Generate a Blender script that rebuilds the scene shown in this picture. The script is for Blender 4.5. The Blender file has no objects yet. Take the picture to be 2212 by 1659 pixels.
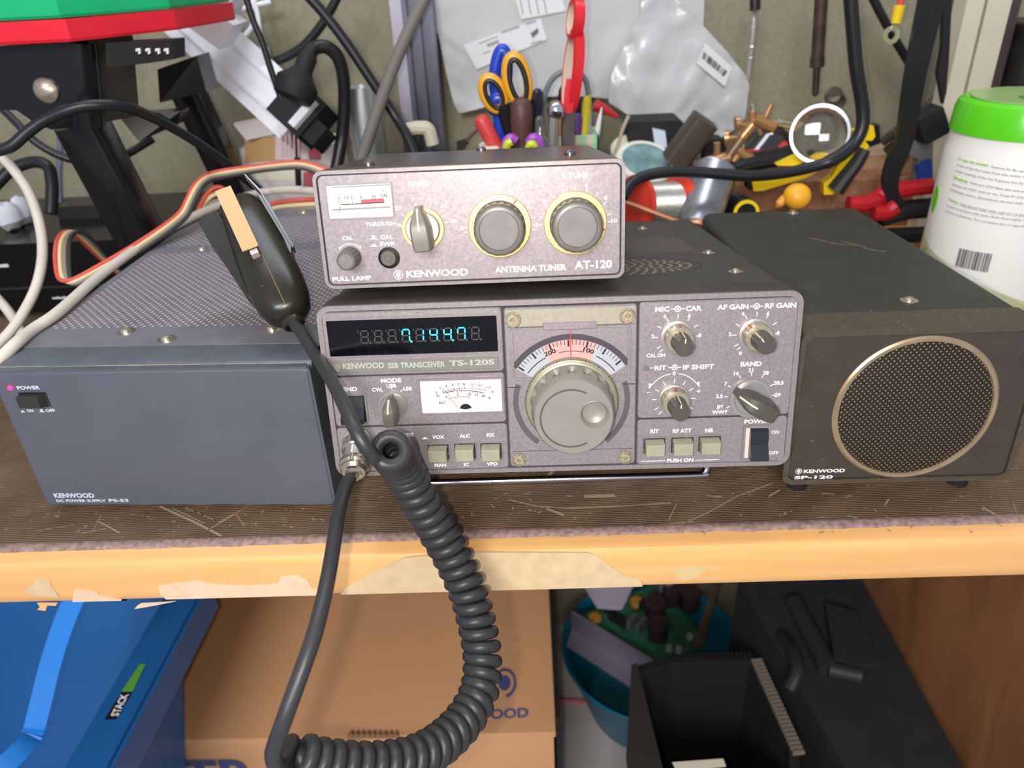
import bpy, bmesh, math, random
from mathutils import Vector, Matrix, noise
random.seed(7)
S = bpy.context.scene
COL = S.collection
PI = math.pi
# ------------------------------------------------------------------ camera, light, exposure
CAMP = Vector((-0.01166, -0.33341, 0.28799))
RT = Vector((0.998997, 0.007488, -0.04415))
FW = Vector((-0.028152, 0.871732, -0.489173))
UP = Vector((0.034824, 0.489925, 0.871069))
FPX = 1624.24
cd = bpy.data.cameras.new('camera')
cam = bpy.data.objects.new('camera', cd); COL.objects.link(cam)
bk = -FW
cam.matrix_world = Matrix(((RT.x, UP.x, bk.x, CAMP.x), (RT.y, UP.y, bk.y, CAMP.y), (RT.z, UP.z, bk.z, CAMP.z), (0, 0, 0, 1)))
cd.sensor_width = 36.0
cd.lens = FPX / 2212.0 * 36.0
cd.clip_start = 0.01
cd.dof.use_dof = True
cd.dof.focus_distance = 0.39
cd.dof.aperture_fstop = 10.0
S.camera = cam

S.view_settings.view_transform = 'Standard'
S.view_settings.look = 'None'
S.view_settings.exposure = 1.3
S.view_settings.gamma = 1.0
S.view_settings.use_curve_mapping = False

wd = bpy.data.worlds.new('room_ambient'); S.world = wd; wd.use_nodes = True
wd.node_tree.nodes['Background'].inputs[0].default_value = (0.80, 0.84, 1.0, 1)
wd.node_tree.nodes['Background'].inputs[1].default_value = 0.20

def lamp(name, kind, loc, energy, color, size=.1, size_y=None, target=None):
    d = bpy.data.lights.new(name, kind); d.energy = energy; d.color = color
    if kind == 'AREA':
        d.shape = 'RECTANGLE' if size_y else 'DISK'; d.size = size
        if size_y: d.size_y = size_y
    else:
        d.shadow_soft_size = size
    o = bpy.data.objects.new(name, d); COL.objects.link(o); o.location = loc
    if target is not None:
        o.rotation_euler = (Vector(target) - Vector(loc)).to_track_quat('-Z', 'Y').to_euler()
    return o
# the phone's LED flash just left of the lens, and the room's ceiling tube above the bench
lamp('flash', 'POINT', CAMP + RT * -0.019 + UP * -0.005 + FW * -0.004, 2.1, (1.0, 0.92, 0.80), .004)
lamp('ceiling_tube', 'AREA', (-0.10, 0.34, 1.35), 3.6, (0.86, 0.90, 1.0), 1.2, .25, (-0.05, 0.15, 0))
lamp('room_lamp', 'AREA', (-0.35, -1.7, 1.05), 14.0, (0.93, 0.94, 1.0), .7, .5, (-0.1, 0.15, -.2))

# ------------------------------------------------------------------ points in the place seen at a photo pixel
def ray(px, py):
    return FW + RT * ((px - 1106.0) / FPX) - UP * ((py - 829.5) / FPX)
def ad(px, py, d):                      # at a distance d along the lens axis
    return CAMP + ray(px, py) * d
def at(px, py, Y):                      # on the upright plane y = Y
    r = ray(px, py); return CAMP + r * ((Y - CAMP.y) / r.y)
def az(px, py, Z):                      # on the level plane z = Z
    r = ray(px, py); return CAMP + r * ((Z - CAMP.z) / r.z)

# ------------------------------------------------------------------ materials
def lin(c):
    out = []
    for v in c:
        v = v / 255.0
        out.append(v / 12.92 if v <= 0.04045 else ((v + 0.055) / 1.055) ** 2.4)
    return tuple(out) + (1.0,)
MC = {}
def M(name, col, rough=.5, metal=0.0, spec=.5, nz=None, bump=None, dust=None, emis=0, trans=0, ior=1.45, coat=0, alpha=1):
    if name in MC: return MC[name]
    m = bpy.data.materials.new(name); m.use_nodes = True; MC[name] = m
    nt = m.node_tree; N = nt.nodes; L = nt.links; p = N['Principled BSDF']
    c = lin(col)
    p.inputs['Base Color'].default_value = c
    p.inputs['Roughness'].default_value = rough; p.inputs['Metallic'].default_value = metal
    p.inputs['Specular IOR Level'].default_value = spec; p.inputs['IOR'].default_value = ior
    p.inputs['Transmission Weight'].default_value = trans; p.inputs['Coat Weight'].default_value = coat
    p.inputs['Alpha'].default_value = alpha
    if emis:
        p.inputs['Emission Color'].default_value = c; p.inputs['Emission Strength'].default_value = emis
    tc = None
    def coord():
        nonlocal tc
        if tc is None: tc = N.new('ShaderNodeTexCoord')
        return tc.outputs['Object']
    src = None
    if nz:
        t = N.new('ShaderNodeTexNoise'); t.inputs['Scale'].default_value = nz[0]; t.inputs['Detail'].default_value = 5
        L.new(coord(), t.inputs['Vector'])
        r = N.new('ShaderNodeMapRange'); r.inputs['From Min'].default_value = .3; r.inputs['From Max'].default_value = .7
        L.new(t.outputs['Fac'], r.inputs['Value'])
        mx = N.new('ShaderNodeMix'); mx.data_type = 'RGBA'
        a = nz[1]
        mx.inputs['A'].default_value = tuple(v * (1 - a) for v in c[:3]) + (1,)
        mx.inputs['B'].default_value = tuple(min(1, v * (1 + a)) for v in c[:3]) + (1,)
        L.new(r.outputs['Result'], mx.inputs['Factor']); src = mx.outputs['Result']
    if dust:                            # specks of dust: (scale, threshold, colour)
        t = N.new('ShaderNodeTexNoise'); t.inputs['Scale'].default_value = dust[0]; t.inputs['Detail'].default_value = 2
        L.new(coord(), t.inputs['Vector'])
        r = N.new('ShaderNodeMapRange'); r.inputs['From Min'].default_value = dust[1]; r.inputs['From Max'].default_value = dust[1] + .05
        L.new(t.outputs['Fac'], r.inputs['Value'])
        mx = N.new('ShaderNodeMix'); mx.data_type = 'RGBA'
        if src: L.new(src, mx.inputs['A'])
        else: mx.inputs['A'].default_value = c
        mx.inputs['B'].default_value = lin(dust[2])
        L.new(r.outputs['Result'], mx.inputs['Factor']); src = mx.outputs['Result']
    if src: L.new(src, p.inputs['Base Color'])
    if bump:
        t = N.new('ShaderNodeTexNoise'); t.inputs['Scale'].default_value = bump[0]; t.inputs['Detail'].default_value = 3
        L.new(coord(), t.inputs['Vector'])
        b = N.new('ShaderNodeBump'); b.inputs['Strength'].default_value = bump[1]; b.inputs['Distance'].default_value = .001
        L.new(t.outputs['Fac'], b.inputs['Height']); L.new(b.outputs['Normal'], p.inputs['Normal'])
    return m
def math_node(N, L, op, a, b=None):
    n = N.new('ShaderNodeMath'); n.operation = op
    for i, v in enumerate((a, b)):
        if v is None: continue
        if hasattr(v, 'links'): L.new(v, n.inputs[i])
        else: n.inputs[i].default_value = v
    return n.outputs[0]
def perforated(name, base, dot, hole, px, pz, rad, ax=(0, 1), rough=.6, regions=None, metal=0):
    """staggered rows of punched holes (bright burr, dark side) inside rectangles of the sheet"""
    m = M(name, base, rough, metal, nz=(60, .12), dust=(900, .72, (150, 150, 150)))
    nt = m.node_tree; N = nt.nodes; L = nt.links; p = N['Principled BSDF']
    old = p.inputs['Base Color'].links[0].from_socket
    tc = N.new('ShaderNodeTexCoord'); sp = N.new('ShaderNodeSeparateXYZ'); L.new(tc.outputs['Object'], sp.inputs[0])
    X = sp.outputs[ax[0]]; Y = sp.outputs[ax[1]]
    f = lambda op, a, b=None: math_node(N, L, op, a, b)
    row = f('FLOOR', f('DIVIDE', Y, pz))
    par = f('MULTIPLY', f('ABSOLUTE', f('MODULO', row, 2.0)), .5)
    u = f('MULTIPLY', f('SUBTRACT', f('FRACT', f('ADD', f('DIVIDE', X, px), par)), .5), px)
    v = f('MULTIPLY', f('SUBTRACT', f('FRACT', f('DIVIDE', Y, pz)), .5), pz)
    def disc(du, dv, r):
        a = f('SUBTRACT', u, du); b = f('SUBTRACT', v, dv)
        d = f('SQRT', f('ADD', f('MULTIPLY', a, a), f('MULTIPLY', b, b)))
        return f('LESS_THAN', d, r)
    reg = None
    for (x0, x1, y0, y1) in regions:
        q = f('MULTIPLY', f('MULTIPLY', f('GREATER_THAN', X, x0), f('LESS_THAN', X, x1)), f('MULTIPLY', f('GREATER_THAN', Y, y0), f('LESS_THAN', Y, y1)))
        reg = q if reg is None else f('MAXIMUM', reg, q)
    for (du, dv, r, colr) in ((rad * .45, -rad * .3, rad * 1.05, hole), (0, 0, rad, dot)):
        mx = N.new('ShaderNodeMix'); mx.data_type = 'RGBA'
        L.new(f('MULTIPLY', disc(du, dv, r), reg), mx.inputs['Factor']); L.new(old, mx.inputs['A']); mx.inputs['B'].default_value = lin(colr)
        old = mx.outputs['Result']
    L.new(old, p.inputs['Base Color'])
    return m
def wood(name, c1, c2, scale=(2, 40, 40), rough=.5):
    if name in MC: return MC[name]
    m = bpy.data.materials.new(name); m.use_nodes = True; MC[name] = m
    nt = m.node_tree; N = nt.nodes; L = nt.links; p = N['Principled BSDF']
    tc = N.new('ShaderNodeTexCoord'); mp = N.new('ShaderNodeMapping'); mp.inputs['Scale'].default_value = scale
    L.new(tc.outputs['Object'], mp.inputs[0])
    t = N.new('ShaderNodeTexNoise'); t.inputs['Scale'].default_value = 3; t.inputs['Detail'].default_value = 6; t.inputs['Distortion'].default_value = .6
    L.new(mp.outputs[0], t.inputs['Vector'])
    r = N.new('ShaderNodeMapRange'); r.inputs['From Min'].default_value = .3; r.inputs['From Max'].default_value = .7; L.new(t.outputs['Fac'], r.inputs['Value'])
    mx = N.new('ShaderNodeMix'); mx.data_type = 'RGBA'; mx.inputs['A'].default_value = lin(c1); mx.inputs['B'].default_value = lin(c2)
    L.new(r.outputs['Result'], mx.inputs['Factor']); L.new(mx.outputs['Result'], p.inputs['Base Color'])
    p.inputs['Roughness'].default_value = rough
    return m
def clear(name, tint=(255, 255, 255), gloss=.04, rough=.05):
    if name in MC: return MC[name]
    m = bpy.data.materials.new(name); m.use_nodes = True; MC[name] = m
    nt = m.node_tree; N = nt.nodes; L = nt.links
    for n in list(N):
        if n.type != 'OUTPUT_MATERIAL': N.remove(n)
    out = [n for n in N if n.type == 'OUTPUT_MATERIAL'][0]
    a = N.new('ShaderNodeBsdfTransparent'); a.inputs[0].default_value = lin(tint)
    g = N.new('ShaderNodeBsdfGlossy'); g.inputs['Roughness'].default_value = rough
    mx = N.new('ShaderNodeMixShader'); mx.inputs[0].default_value = gloss
    L.new(a.outputs[0], mx.inputs[1]); L.new(g.outputs[0], mx.inputs[2]); L.new(mx.outputs[0], out.inputs[0])
    return m

# ------------------------------------------------------------------ mesh building
def rrect(w, h, r, cx=0, cz=0, n=5):
    pts = []
    for (sx, sz, a0) in ((1, 1, 0), (-1, 1, 90), (-1, -1, 180), (1, -1, 270)):
        for i in range(n + 1):
            a = math.radians(a0 + 90.0 * i / n)
            pts.append((cx + sx * (w / 2 - r) + r * math.cos(a), cz + sz * (h / 2 - r) + r * math.sin(a)))
    return pts
def rr(x0, x1, z0, z1, r, n=5): return rrect(x1 - x0, z1 - z0, r, (x0 + x1) / 2, (z0 + z1) / 2, n)
def circ(r, cx=0, cz=0, n=40): return [(cx + r * math.cos(2 * PI * i / n), cz + r * math.sin(2 * PI * i / n)) for i in range(n)]
def spline(pts, sub=6, closed=False):
    P = [Vector(p) for p in pts]; n = len(P); out = []
    if n < 3 and not closed: return P
    rng = n if closed else n - 1
    for i in range(rng):
        p1, p2 = P[i], P[(i + 1) % n]
        p0 = P[i - 1] if (i > 0 or closed) else p1 * 2 - p2
        p3 = P[(i + 2) % n] if (i + 2 < n or closed) else p2 * 2 - p1
        for k in range(sub):
            t = k / sub
            out.append(.5 * ((2 * p1) + (p2 - p0) * t + (2 * p0 - 5 * p1 + 4 * p2 - p3) * t * t + (3 * p1 - p0 - 3 * p2 + p3) * t ** 3))
    if not closed: out.append(P[-1])
    return out
def axes(a, hint=None):
    a = Vector(a).normalized()
    h = Vector(hint) if hint is not None else (Vector((0, 0, 1)) if abs(a.z) < .9 else Vector((0, 1, 0)))
    u = (h - a * h.dot(a)).normalized(); return a, u, a.cross(u)
TXT = {}
def text_geo(s):
    if s in TXT: return TXT[s]
    c = bpy.data.curves.new('lettering', 'FONT'); c.body = s; c.resolution_u = 3; c.offset = .032
    o = bpy.data.objects.new('lettering', c); COL.objects.link(o)
    dg = bpy.context.evaluated_depsgraph_get()
    me = bpy.data.meshes.new_from_object(o.evaluated_get(dg))
    V = [tuple(v.co) for v in me.vertices]; F = [tuple(p.vertices) for p in me.polygons]
    bpy.data.objects.remove(o); bpy.data.curves.remove(c); bpy.data.meshes.remove(me)
    TXT[s] = (V, F); return TXT[s]
ROOT = {}
class MB:
    def __init__(s, k=1.0): s.b = bmesh.new(); s.k = k
    def v(s, x, y, z): return s.b.verts.new((x * s.k, y * s.k, z * s.k))
    def face(s, vs):
        try: return s.b.faces.new(vs)
        except ValueError: return None
    def loft(s, loops, cap0=True, cap1=True, closed=True):
        R = [[s.v(*p) for p in lp] for lp in loops]
        n = len(R[0])
        for a, b in zip(R, R[1:]):
            for i in range(n if closed else n - 1):
                s.face((a[i], a[(i + 1) % n], b[(i + 1) % n], b[i]))
        if cap0: s.face(R[0][::-1])
        if cap1: s.face(R[-1])
        return s
    def box(s, x0, x1, y0, y1, z0, z1, r=0, ch=0):
        o = rr(x0, x1, z0, z1, r) if r else [(x1, z1), (x0, z1), (x0, z0), (x1, z0)]
        return s.prism(o, y0, y1, ch)
    def prism(s, o, y0, y1, ch=0):
        if ch:
            cx = (min(p[0] for p in o) + max(p[0] for p in o)) / 2; cz = (min(p[1] for p in o) + max(p[1] for p in o)) / 2
            w = (max(p[0] for p in o) - min(p[0] for p in o)) / 2; h = (max(p[1] for p in o) - min(p[1] for p in o)) / 2
            q = [(cx + (p[0] - cx) * (w - ch) / w, cz + (p[1] - cz) * (h - ch) / h) for p in o]
            return s.loft([[(x, y0, z) for x, z in q], [(x, y0 + ch, z) for x, z in o], [(x, y1, z) for x, z in o]])
        return s.loft([[(x, y0, z) for x, z in o], [(x, y1, z) for x, z in o]])
    def ring(s, o, i, y0, y1):
        return s.loft([[(x, y1, z) for x, z in i], [(x, y0, z) for x, z in i], [(x, y0, z) for x, z in o], [(x, y1, z) for x, z in o], [(x, y1, z) for x, z in i]], False, False)
    def flat(s, o, y): s.face([s.v(x, y, z) for x, z in o]); return s
    def lathe(s, prof, org=(0, 0, 0), axis=(0, -1, 0), n=32, scal=None, cap=True, hint=None, ell=1.0):
        a, u, w = axes(axis, hint); O = Vector(org); loops = []
        for pr in prof:
            r, h = pr[0], pr[1]; k = pr[2] if len(pr) > 2 else 0
            lp = []
            for i in range(n):
                t = 2 * PI * i / n; q = r
                if scal and k: q = r * (1 - scal[1] * k * (.5 + .5 * math.cos(scal[0] * t)) ** 2)
                lp.append(tuple(O + a * h + u * (q * math.cos(t)) + w * (q * ell * math.sin(t))))
            loops.append(lp)
        return s.loft(loops, cap, cap)
    def cyl(s, p0, p1, r0, r1=None, n=16):
        p0 = Vector(p0); p1 = Vector(p1); L = (p1 - p0).length
        return s.lathe([(r0, 0), (r0 if r1 is None else r1, L)], p0, p1 - p0, n)
    def tube(s, pts, r, n=8, sub=6, closed=False, smooth=True):
        P = spline(pts, sub, closed) if smooth else [Vector(p) for p in pts]
        m = len(P); loops = []; u = None
        for i, p in enumerate(P):
            t = (P[(i + 1) % m] - P[i - 1]) if (closed or 0 < i < m - 1) else (P[1] - P[0] if i == 0 else P[-1] - P[-2])
            t.normalize()
            if u is None: _, u, _w = axes(t)
            u = (u - t * u.dot(t)).normalized(); w = t.cross(u)
            q = r(i / (m - 1)) if callable(r) else r
            loops.append([tuple(p + u * (q * math.cos(2 * PI * j / n)) + w * (q * math.sin(2 * PI * j / n))) for j in range(n)])
        if closed: loops.append(loops[0]); return s.loft(loops, False, False)
        return s.loft(loops)
    def extr(s, pts, vec):
        v = Vector(vec); return s.loft([[tuple(Vector(p)) for p in pts], [tuple(Vector(p) + v) for p in pts]])
    def obox(s, c, ax, half):                # oriented box: centre, three axes, half sizes
        c = Vector(c); A = [Vector(a).normalized() * h for a, h in zip(ax, half)]
        q = [c + A[0] * i + A[2] * j for i, j in ((1, 1), (-1, 1), (-1, -1), (1, -1))]
        return s.extr([p - A[1] for p in q], A[1] * 2)
    def text(s, t, x0, x1, z0, z1, y=0, slant=0, fn=None):
        V, F = text_geo(t)
        ax0 = min(v[0] for v in V); ax1 = max(v[0] for v in V); az0 = min(v[1] for v in V); az1 = max(v[1] for v in V)
        R = []
        for v in V:
            u = (v[0] - ax0) / (ax1 - ax0); w = (v[1] - az0) / (az1 - az0)
            x = x0 + (x1 - x0) * u + slant * (w - .5) * (z1 - z0); z = z0 + (z1 - z0) * w
            R.append(s.b.verts.new(fn(u, w)) if fn else s.v(x, y, z))
        for f in F: s.face([R[i] for i in f])
        return s
    def ctext(s, t, cx, cz, h, y=0, wk=.78):   # centred, height h, natural width
        V, F = text_geo(t)
        w = (max(v[0] for v in V) - min(v[0] for v in V)) / .72 * h * wk / .78
        return s.text(t, cx - w / 2, cx + w / 2, cz - h / 2, cz + h / 2, y)
    def line(s, x0, z0, x1, z1, w, y=0):
        d = Vector((x1 - x0, z1 - z0)).normalized(); n = Vector((-d.y, d.x)) * (w / 2)
        s.face([s.v(x0 + n.x, y, z0 + n.y), s.v(x0 - n.x, y, z0 - n.y), s.v(x1 - n.x, y, z1 - n.y), s.v(x1 + n.x, y, z1 + n.y)]); return s
    def arc(s, cx, cz, r0, r1, a0, a1, y=0, n=20):
        for i in range(n):
            t0 = math.radians(a0 + (a1 - a0) * i / n); t1 = math.radians(a0 + (a1 - a0) * (i + 1) / n)
            s.face([s.v(cx + r * math.cos(t), y, cz + r * math.sin(t)) for r, t in ((r0, t0), (r1, t0), (r1, t1), (r0, t1))])
        return s
    def obj(s, name, mat, parent=None, smooth=.6, base=None):
        me = bpy.data.meshes.new(name)
        bmesh.ops.remove_doubles(s.b, verts=s.b.verts, dist=1e-7)
        bmesh.ops.recalc_face_normals(s.b, faces=s.b.faces)
        s.b.to_mesh(me); s.b.free()
        o = bpy.data.objects.new(name, me); COL.objects.link(o); me.materials.append(mat)
        if smooth:
            me.shade_smooth(); me.set_sharp_from_angle(angle=smooth)
        if parent is not None:
            o.parent = parent; q = parent
            while q.parent: q = q.parent
            if s.k == 1.0: me.transform(ROOT[q].inverted())
        elif s.k == 1.0:
            xs = [v.co for v in me.vertices]
            c = Vector(((min(v.x for v in xs) + max(v.x for v in xs)) / 2, (min(v.y for v in xs) + max(v.y for v in xs)) / 2, min(v.z for v in xs)))
            me.transform(Matrix.Translation(-c)); o.location = c
        return o
def tag(o, label, cat, group=None, kind=None):
    if label: o['label'] = label; o['category'] = cat
    if group: o['group'] = group
    if kind: o['kind'] = kind
    return o
def thing(name, label, cat, loc=(0, 0, 0), rot=None, group=None):
    o = bpy.data.objects.new(name, None); COL.objects.link(o); o.empty_display_size = .02
    m = Matrix.Translation(Vector(loc))
    if rot is not None: m = m @ rot.to_4x4()
    o.matrix_world = m; ROOT[o] = m
    return tag(o, label, cat, group)
def struct(o): o['kind'] = 'structure'; return o
def sheet(poly, mat_noise, thick, cuts=4, amp=0.0, freq=30.0):
    """a cut sheet (3-D outline) subdivided, creased by noise and given its thickness"""
    m = MB(); vs = [m.b.verts.new(p) for p in poly]; f = m.b.faces.new(vs); f.normal_update(); n = f.normal.copy()
    bmesh.ops.triangulate(m.b, faces=m.b.faces[:])
    bmesh.ops.subdivide_edges(m.b, edges=m.b.edges[:], cuts=cuts, use_grid_fill=True)
    if amp:
        for v in m.b.verts:
            v.co += n * (amp * (noise.noise(v.co * freq) + .6 * noise.noise(v.co * freq * 2.7)))
    g = bmesh.ops.extrude_face_region(m.b, geom=m.b.faces[:])
    d = Vector((0, thick, 0))
    for e in g['geom']:
        if isinstance(e, bmesh.types.BMVert): e.co += d
    return m
# ------------------------------------------------------------------ the setting and the workbench
m_wall = M('wall_fabric', (143, 138, 114), .95, nz=(260, .10), bump=(900, .35))
m_floor = M('concrete', (186, 176, 170), .8, nz=(9, .16), dust=(14, .66, (112, 104, 104)))
WY = .60
struct(MB().box(-1.5, 1.5, WY, WY + .05, -.72, 1.2).obj('wall_back', m_wall, smooth=0))
struct(MB().box(-1.5, 1.5, -1.0, WY + .05, -.76, -.72).obj('floor', m_floor, smooth=0))

bench = thing('workbench', 'wooden workbench with dark ribbed top and peeling yellow front edge', 'workbench', (0, .28, -.72))
m_mat = M('bench_laminate', (104, 82, 60), .6, nz=(30, .25), dust=(260, .70, (142, 126, 98)))
nt = m_mat.node_tree; N = nt.nodes; L = nt.links; p = N['Principled BSDF']       # fine ribs run along the bench
tc = N.new('ShaderNodeTexCoord'); w = N.new('ShaderNodeTexWave'); w.wave_type = 'BANDS'; w.bands_direction = 'Y'
w.inputs['Scale'].default_value = 190; w.inputs['Distortion'].default_value = 2.5; w.inputs['Detail'].default_value = 3; L.new(tc.outputs['Object'], w.inputs['Vector'])
b = N.new('ShaderNodeBump'); b.inputs['Strength'].default_value = .5; b.inputs['Distance'].default_value = .001
L.new(w.outputs['Fac'], b.inputs['Height']); L.new(b.outputs['Normal'], p.inputs['Normal'])
m_edge = wood('edge_lacquer', (222, 166, 100), (232, 180, 116), (2, 60, 40), .38)
m_core = wood('bench_board', (150, 110, 70), (168, 126, 84))
m_side = wood('side_panel_veneer', (120, 78, 48), (152, 102, 64), (30, 6, 2.2), .5)
FY = -.0104                                                              # front face of the edge
MB().box(-1.1, .62, FY + .016, .595, -.0300, -.0012).obj('worktop', m_core, bench, 0)
MB().box(-1.1, .62, .0068, .596, -.0012, 0).obj('ribbed_surface', m_mat, bench, 0)
prof = [(FY + .0165, -.0012), (FY + .0045, -.0014), (FY + .0018, -.0024), (FY + .0004, -.0050), (FY, -.0100), (FY + .0002, -.0240), (FY + .0010, -.0300), (FY + .0017, -.0312), (FY + .0165, -.0312)]
MB().loft([[(-1.1, y, z) for y, z in prof], [(.62, y, z) for y, z in prof]]).obj('edge_band', m_edge, bench, .5)
# strip of rough old glue between the ribbed surface and the lacquered edge
g = MB(); n = 500; loops = []
for i in range(n + 1):
    x = -.75 + 1.37 * i / n
    k = .0011 * noise.noise(Vector((x * 60, 0, 1))) + .0006 * noise.noise(Vector((x * 230, 3, 1)))
    h = lambda s: .0006 + .0005 * noise.noise(Vector((x * 420, s, 7)))
    loops.append([(x, .0078, -.0004), (x, .0072, .0002), (x, .0052, h(1)), (x, .0034, h(4) * .8), (x, .0018 + k, h(8) * .5 - .0003), (x, .0008 + k, -.0012), (x, .0008 + k, -.002), (x, .0078, -.002)])
g.loft(loops).obj('glue_strip', M('old_glue', (140, 116, 108), .8, nz=(300, .35)), bench)
m_bare = M('bare_board', (222, 190, 158), .7, nz=(120, .08))
m_bare2 = M('dull_bare_board', (206, 180, 140), .7, nz=(120, .08))
def patch(px, mat=None, off=.0004, name='peeled_patch'):
    P = [at(x, y, FY - off) for x, y in px]
    P = [Vector((q.x, q.y, max(q.z, -.0305))) for q in P]
    MB().extr(P, (0, off + .0008, 0)).obj(name, mat or m_bare, bench, 0)
patch([(58, 1283), (57, 1272), (64, 1265), (74, 1263), (75, 1253), (100, 1252), (107, 1257), (110, 1266), (122, 1280), (127, 1290), (100, 1289)], m_bare2)
patch([(158, 1304), (161, 1273), (170, 1274), (210, 1280), (214, 1288), (262, 1299), (275, 1302)])
patch([(341, 1266), (432, 1253), (440, 1257), (460, 1262), (500, 1265), (560, 1264), (600, 1261), (606, 1246), (640, 1242), (664, 1254), (676, 1272), (700, 1276), (700, 1290), (360, 1298), (346, 1285)])
patch([(742, 1272), (800, 1240), (850, 1215), (880, 1205), (1000, 1194), (1270, 1195), (1292, 1202), (1310, 1218), (1332, 1232), (1348, 1243), (1385, 1255), (1388, 1270), (900, 1290), (738, 1291)], m_bare2)
patch([(1456, 1238), (1468, 1226), (1500, 1223), (1520, 1228), (1526, 1234), (1500, 1248), (1474, 1256)], M('filler', (205, 180, 128), .7))
for pts in ([(80, 1303), (124, 1303), (120, 1309), (102, 1308), (98, 1320), (80, 1317), (86, 1311)], [(290, 1316), (296, 1309), (304, 1304), (345, 1302), (380, 1299), (330, 1309)]):
    MB().extr([at(x, y, FY - .0006) for x, y in pts], (0, .0006, 0)).obj('loose_flake', m_bare if pts[0][0] > 200 else m_edge, bench, 0)
sc = MB()                                                                   # scratches worn into the ribbed top
def scratch(pts, w):
    P = [az(x, y, .0) for x, y in pts]
    for a, c in zip(P, P[1:]):
        d = (c - a); n_ = Vector((-d.y, d.x, 0)).normalized() * (w / 2)
        sc.face([sc.b.verts.new(q + Vector((0, 0, .00012))) for q in (a + n_, a - n_, c - n_, c + n_)])
for pts, w in (([(345, 1094), (420, 1128), (478, 1158)], .0016), ([(372, 1098), (440, 1130)], .0007), ([(536, 1093), (450, 1145)], .0009), ([(530, 1096), (470, 1130)], .0005), ([(210, 1125), (258, 1151)], .0011), ([(219, 1112), (198, 1152)], .0005), ([(178, 1152), (230, 1142)], .0008), ([(80, 1147), (160, 1134)], .0006), ([(400, 1096), (462, 1123)], .0006), ([(508, 1108), (528, 1138)], .0006),
               ([(1100, 1080), (1160, 1094), (1230, 1098), (1330, 1094), (1450, 1087)], .0009), ([(1262, 1073), (1328, 1071)], .0030), ([(1180, 1099), (1218, 1113)], .0020), ([(1600, 1068), (1530, 1107), (1468, 1135)], .0007), ([(1500, 1127), (1350, 1140)], .0006), ([(1060, 1149), (1130, 1143), (1205, 1142)], .0008), ([(1462, 1088), (1444, 1125)], .0006), ([(1525, 1071), (1560, 1074)], .0012), ([(1180, 1032), (1194, 1018)], .0022),
               ([(1600, 1070), (1668, 1044)], .0008), ([(1660, 1073), (1685, 1058)], .0012), ([(1920, 1078), (1912, 1090)], .0010), ([(1830, 1115), (1850, 1118)], .0010), ([(2120, 1095), (2150, 1112)], .0016), ([(1776, 1066), (1802, 1068)], .0010), ([(2188, 1085), (2200, 1118)], .0004)):
    scratch(pts, w)
for i in range(120):
    x = random.uniform(60, 2180); y = random.uniform(1060 if x > 760 else 1098, 1150); a = random.uniform(0, PI); l = random.uniform(3, 14)
    scratch([(x, y), (x + l * math.cos(a), y + l * .6 * math.sin(a))], random.uniform(.0003, .0009))
sc.obj('scratches', M('scratch_scuffs', (150, 134, 108), .8), bench, 0)['kind'] = 'stuff'
px0 = .345
MB().box(px0, px0 + .02, FY + .025, .58, -.72, -.0301).obj('side_panel', m_side, bench, 0)
MB().box(-1.08, -1.06, FY + .025, .58, -.72, -.0301).obj('side_panel', m_side, bench, 0)

# ------------------------------------------------------------------ shared radio materials
m_panel = M('grey_panel', (146, 136, 138), .43, metal=.4, spec=.4, nz=(700, .16), dust=(1500, .70, (170, 160, 160)))
m_bezel = M('grey_bezel', (140, 132, 132), .42, metal=.35, spec=.4, nz=(500, .12), dust=(1300, .70, (175, 168, 160)))
m_groove = M('groove', (58, 52, 52), .8)
m_case = M('black_case', (62, 59, 54), .55, spec=.4, nz=(60, .15), bump=(1500, .15), dust=(420, .735, (138, 130, 116)))
m_white = M('silk_white', (236, 236, 232), .6)
m_knob = M('knob_grey', (96, 91, 82), .45, spec=.4, nz=(200, .1))
m_knob_dark = M('knob_dark', (72, 69, 62), .4, spec=.45, nz=(200, .1))
m_gold = M('gold_disc', (206, 186, 128), .35, metal=.55, nz=(80, .06))
m_alu = M('aluminium', (200, 198, 190), .3, metal=.85)
m_chrome = M('chrome', (225, 225, 230), .12, metal=1)
m_black = M('black_plastic', (28, 28, 30), .35)
m_blackm = M('black_matte', (22, 22, 23), .7)
m_screw = M('screw_steel', (190, 178, 160), .35, metal=.8, nz=(900, .25))
m_key = M('key_beige', (150, 146, 124), .5, nz=(300, .06))
m_rubber = M('rubber', (24, 24, 25), .8)
m_pane = clear('clear_pane')

def screw(name, root, x, y, z, r=.0022, axis=(0, 0, 1), washer=True, mat=None):
    b = MB(); a = Vector(axis)
    b.lathe([(r, 0), (r, r * .35), (r * .75, r * .7), (r * .4, r * .8), (r * .38, r * .45)], (x, y, z), axis, 16)
    if washer: b.lathe([(r * 1.9, -.0001), (r * 1.9, .0002), (r * .9, .0003)], (x, y, z), axis, 20)
    b.k = .99999
    return b.obj(name, mat or m_screw, root)
def rotm(o, cols): return Matrix(((cols[0][0], cols[1][0], cols[2][0]), (cols[0][1], cols[1][1], cols[2][1]), (cols[0][2], cols[1][2], cols[2][2])))
def pose(yaw, tilt): return Matrix.Rotation(yaw, 3, 'Z') @ Matrix.Rotation(-tilt, 3, 'X')
K = .001
def logo(b, x, z, r, y):                      # ring with a little tree in it
    b.arc(x, z, r * .86, r, 0, 360, y, 28); b.line(x, z - r * 1.15, x, z + r * .75, r * .16, y)
    for q, l in ((-.35, .5), (0, .55), (.35, .4)):
        for s in (-1, 1):
            b.line(x, z + q * r - r * .2, x + s * l * r, z + q * r + r * .22, r * .2, y)
    return b
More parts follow.
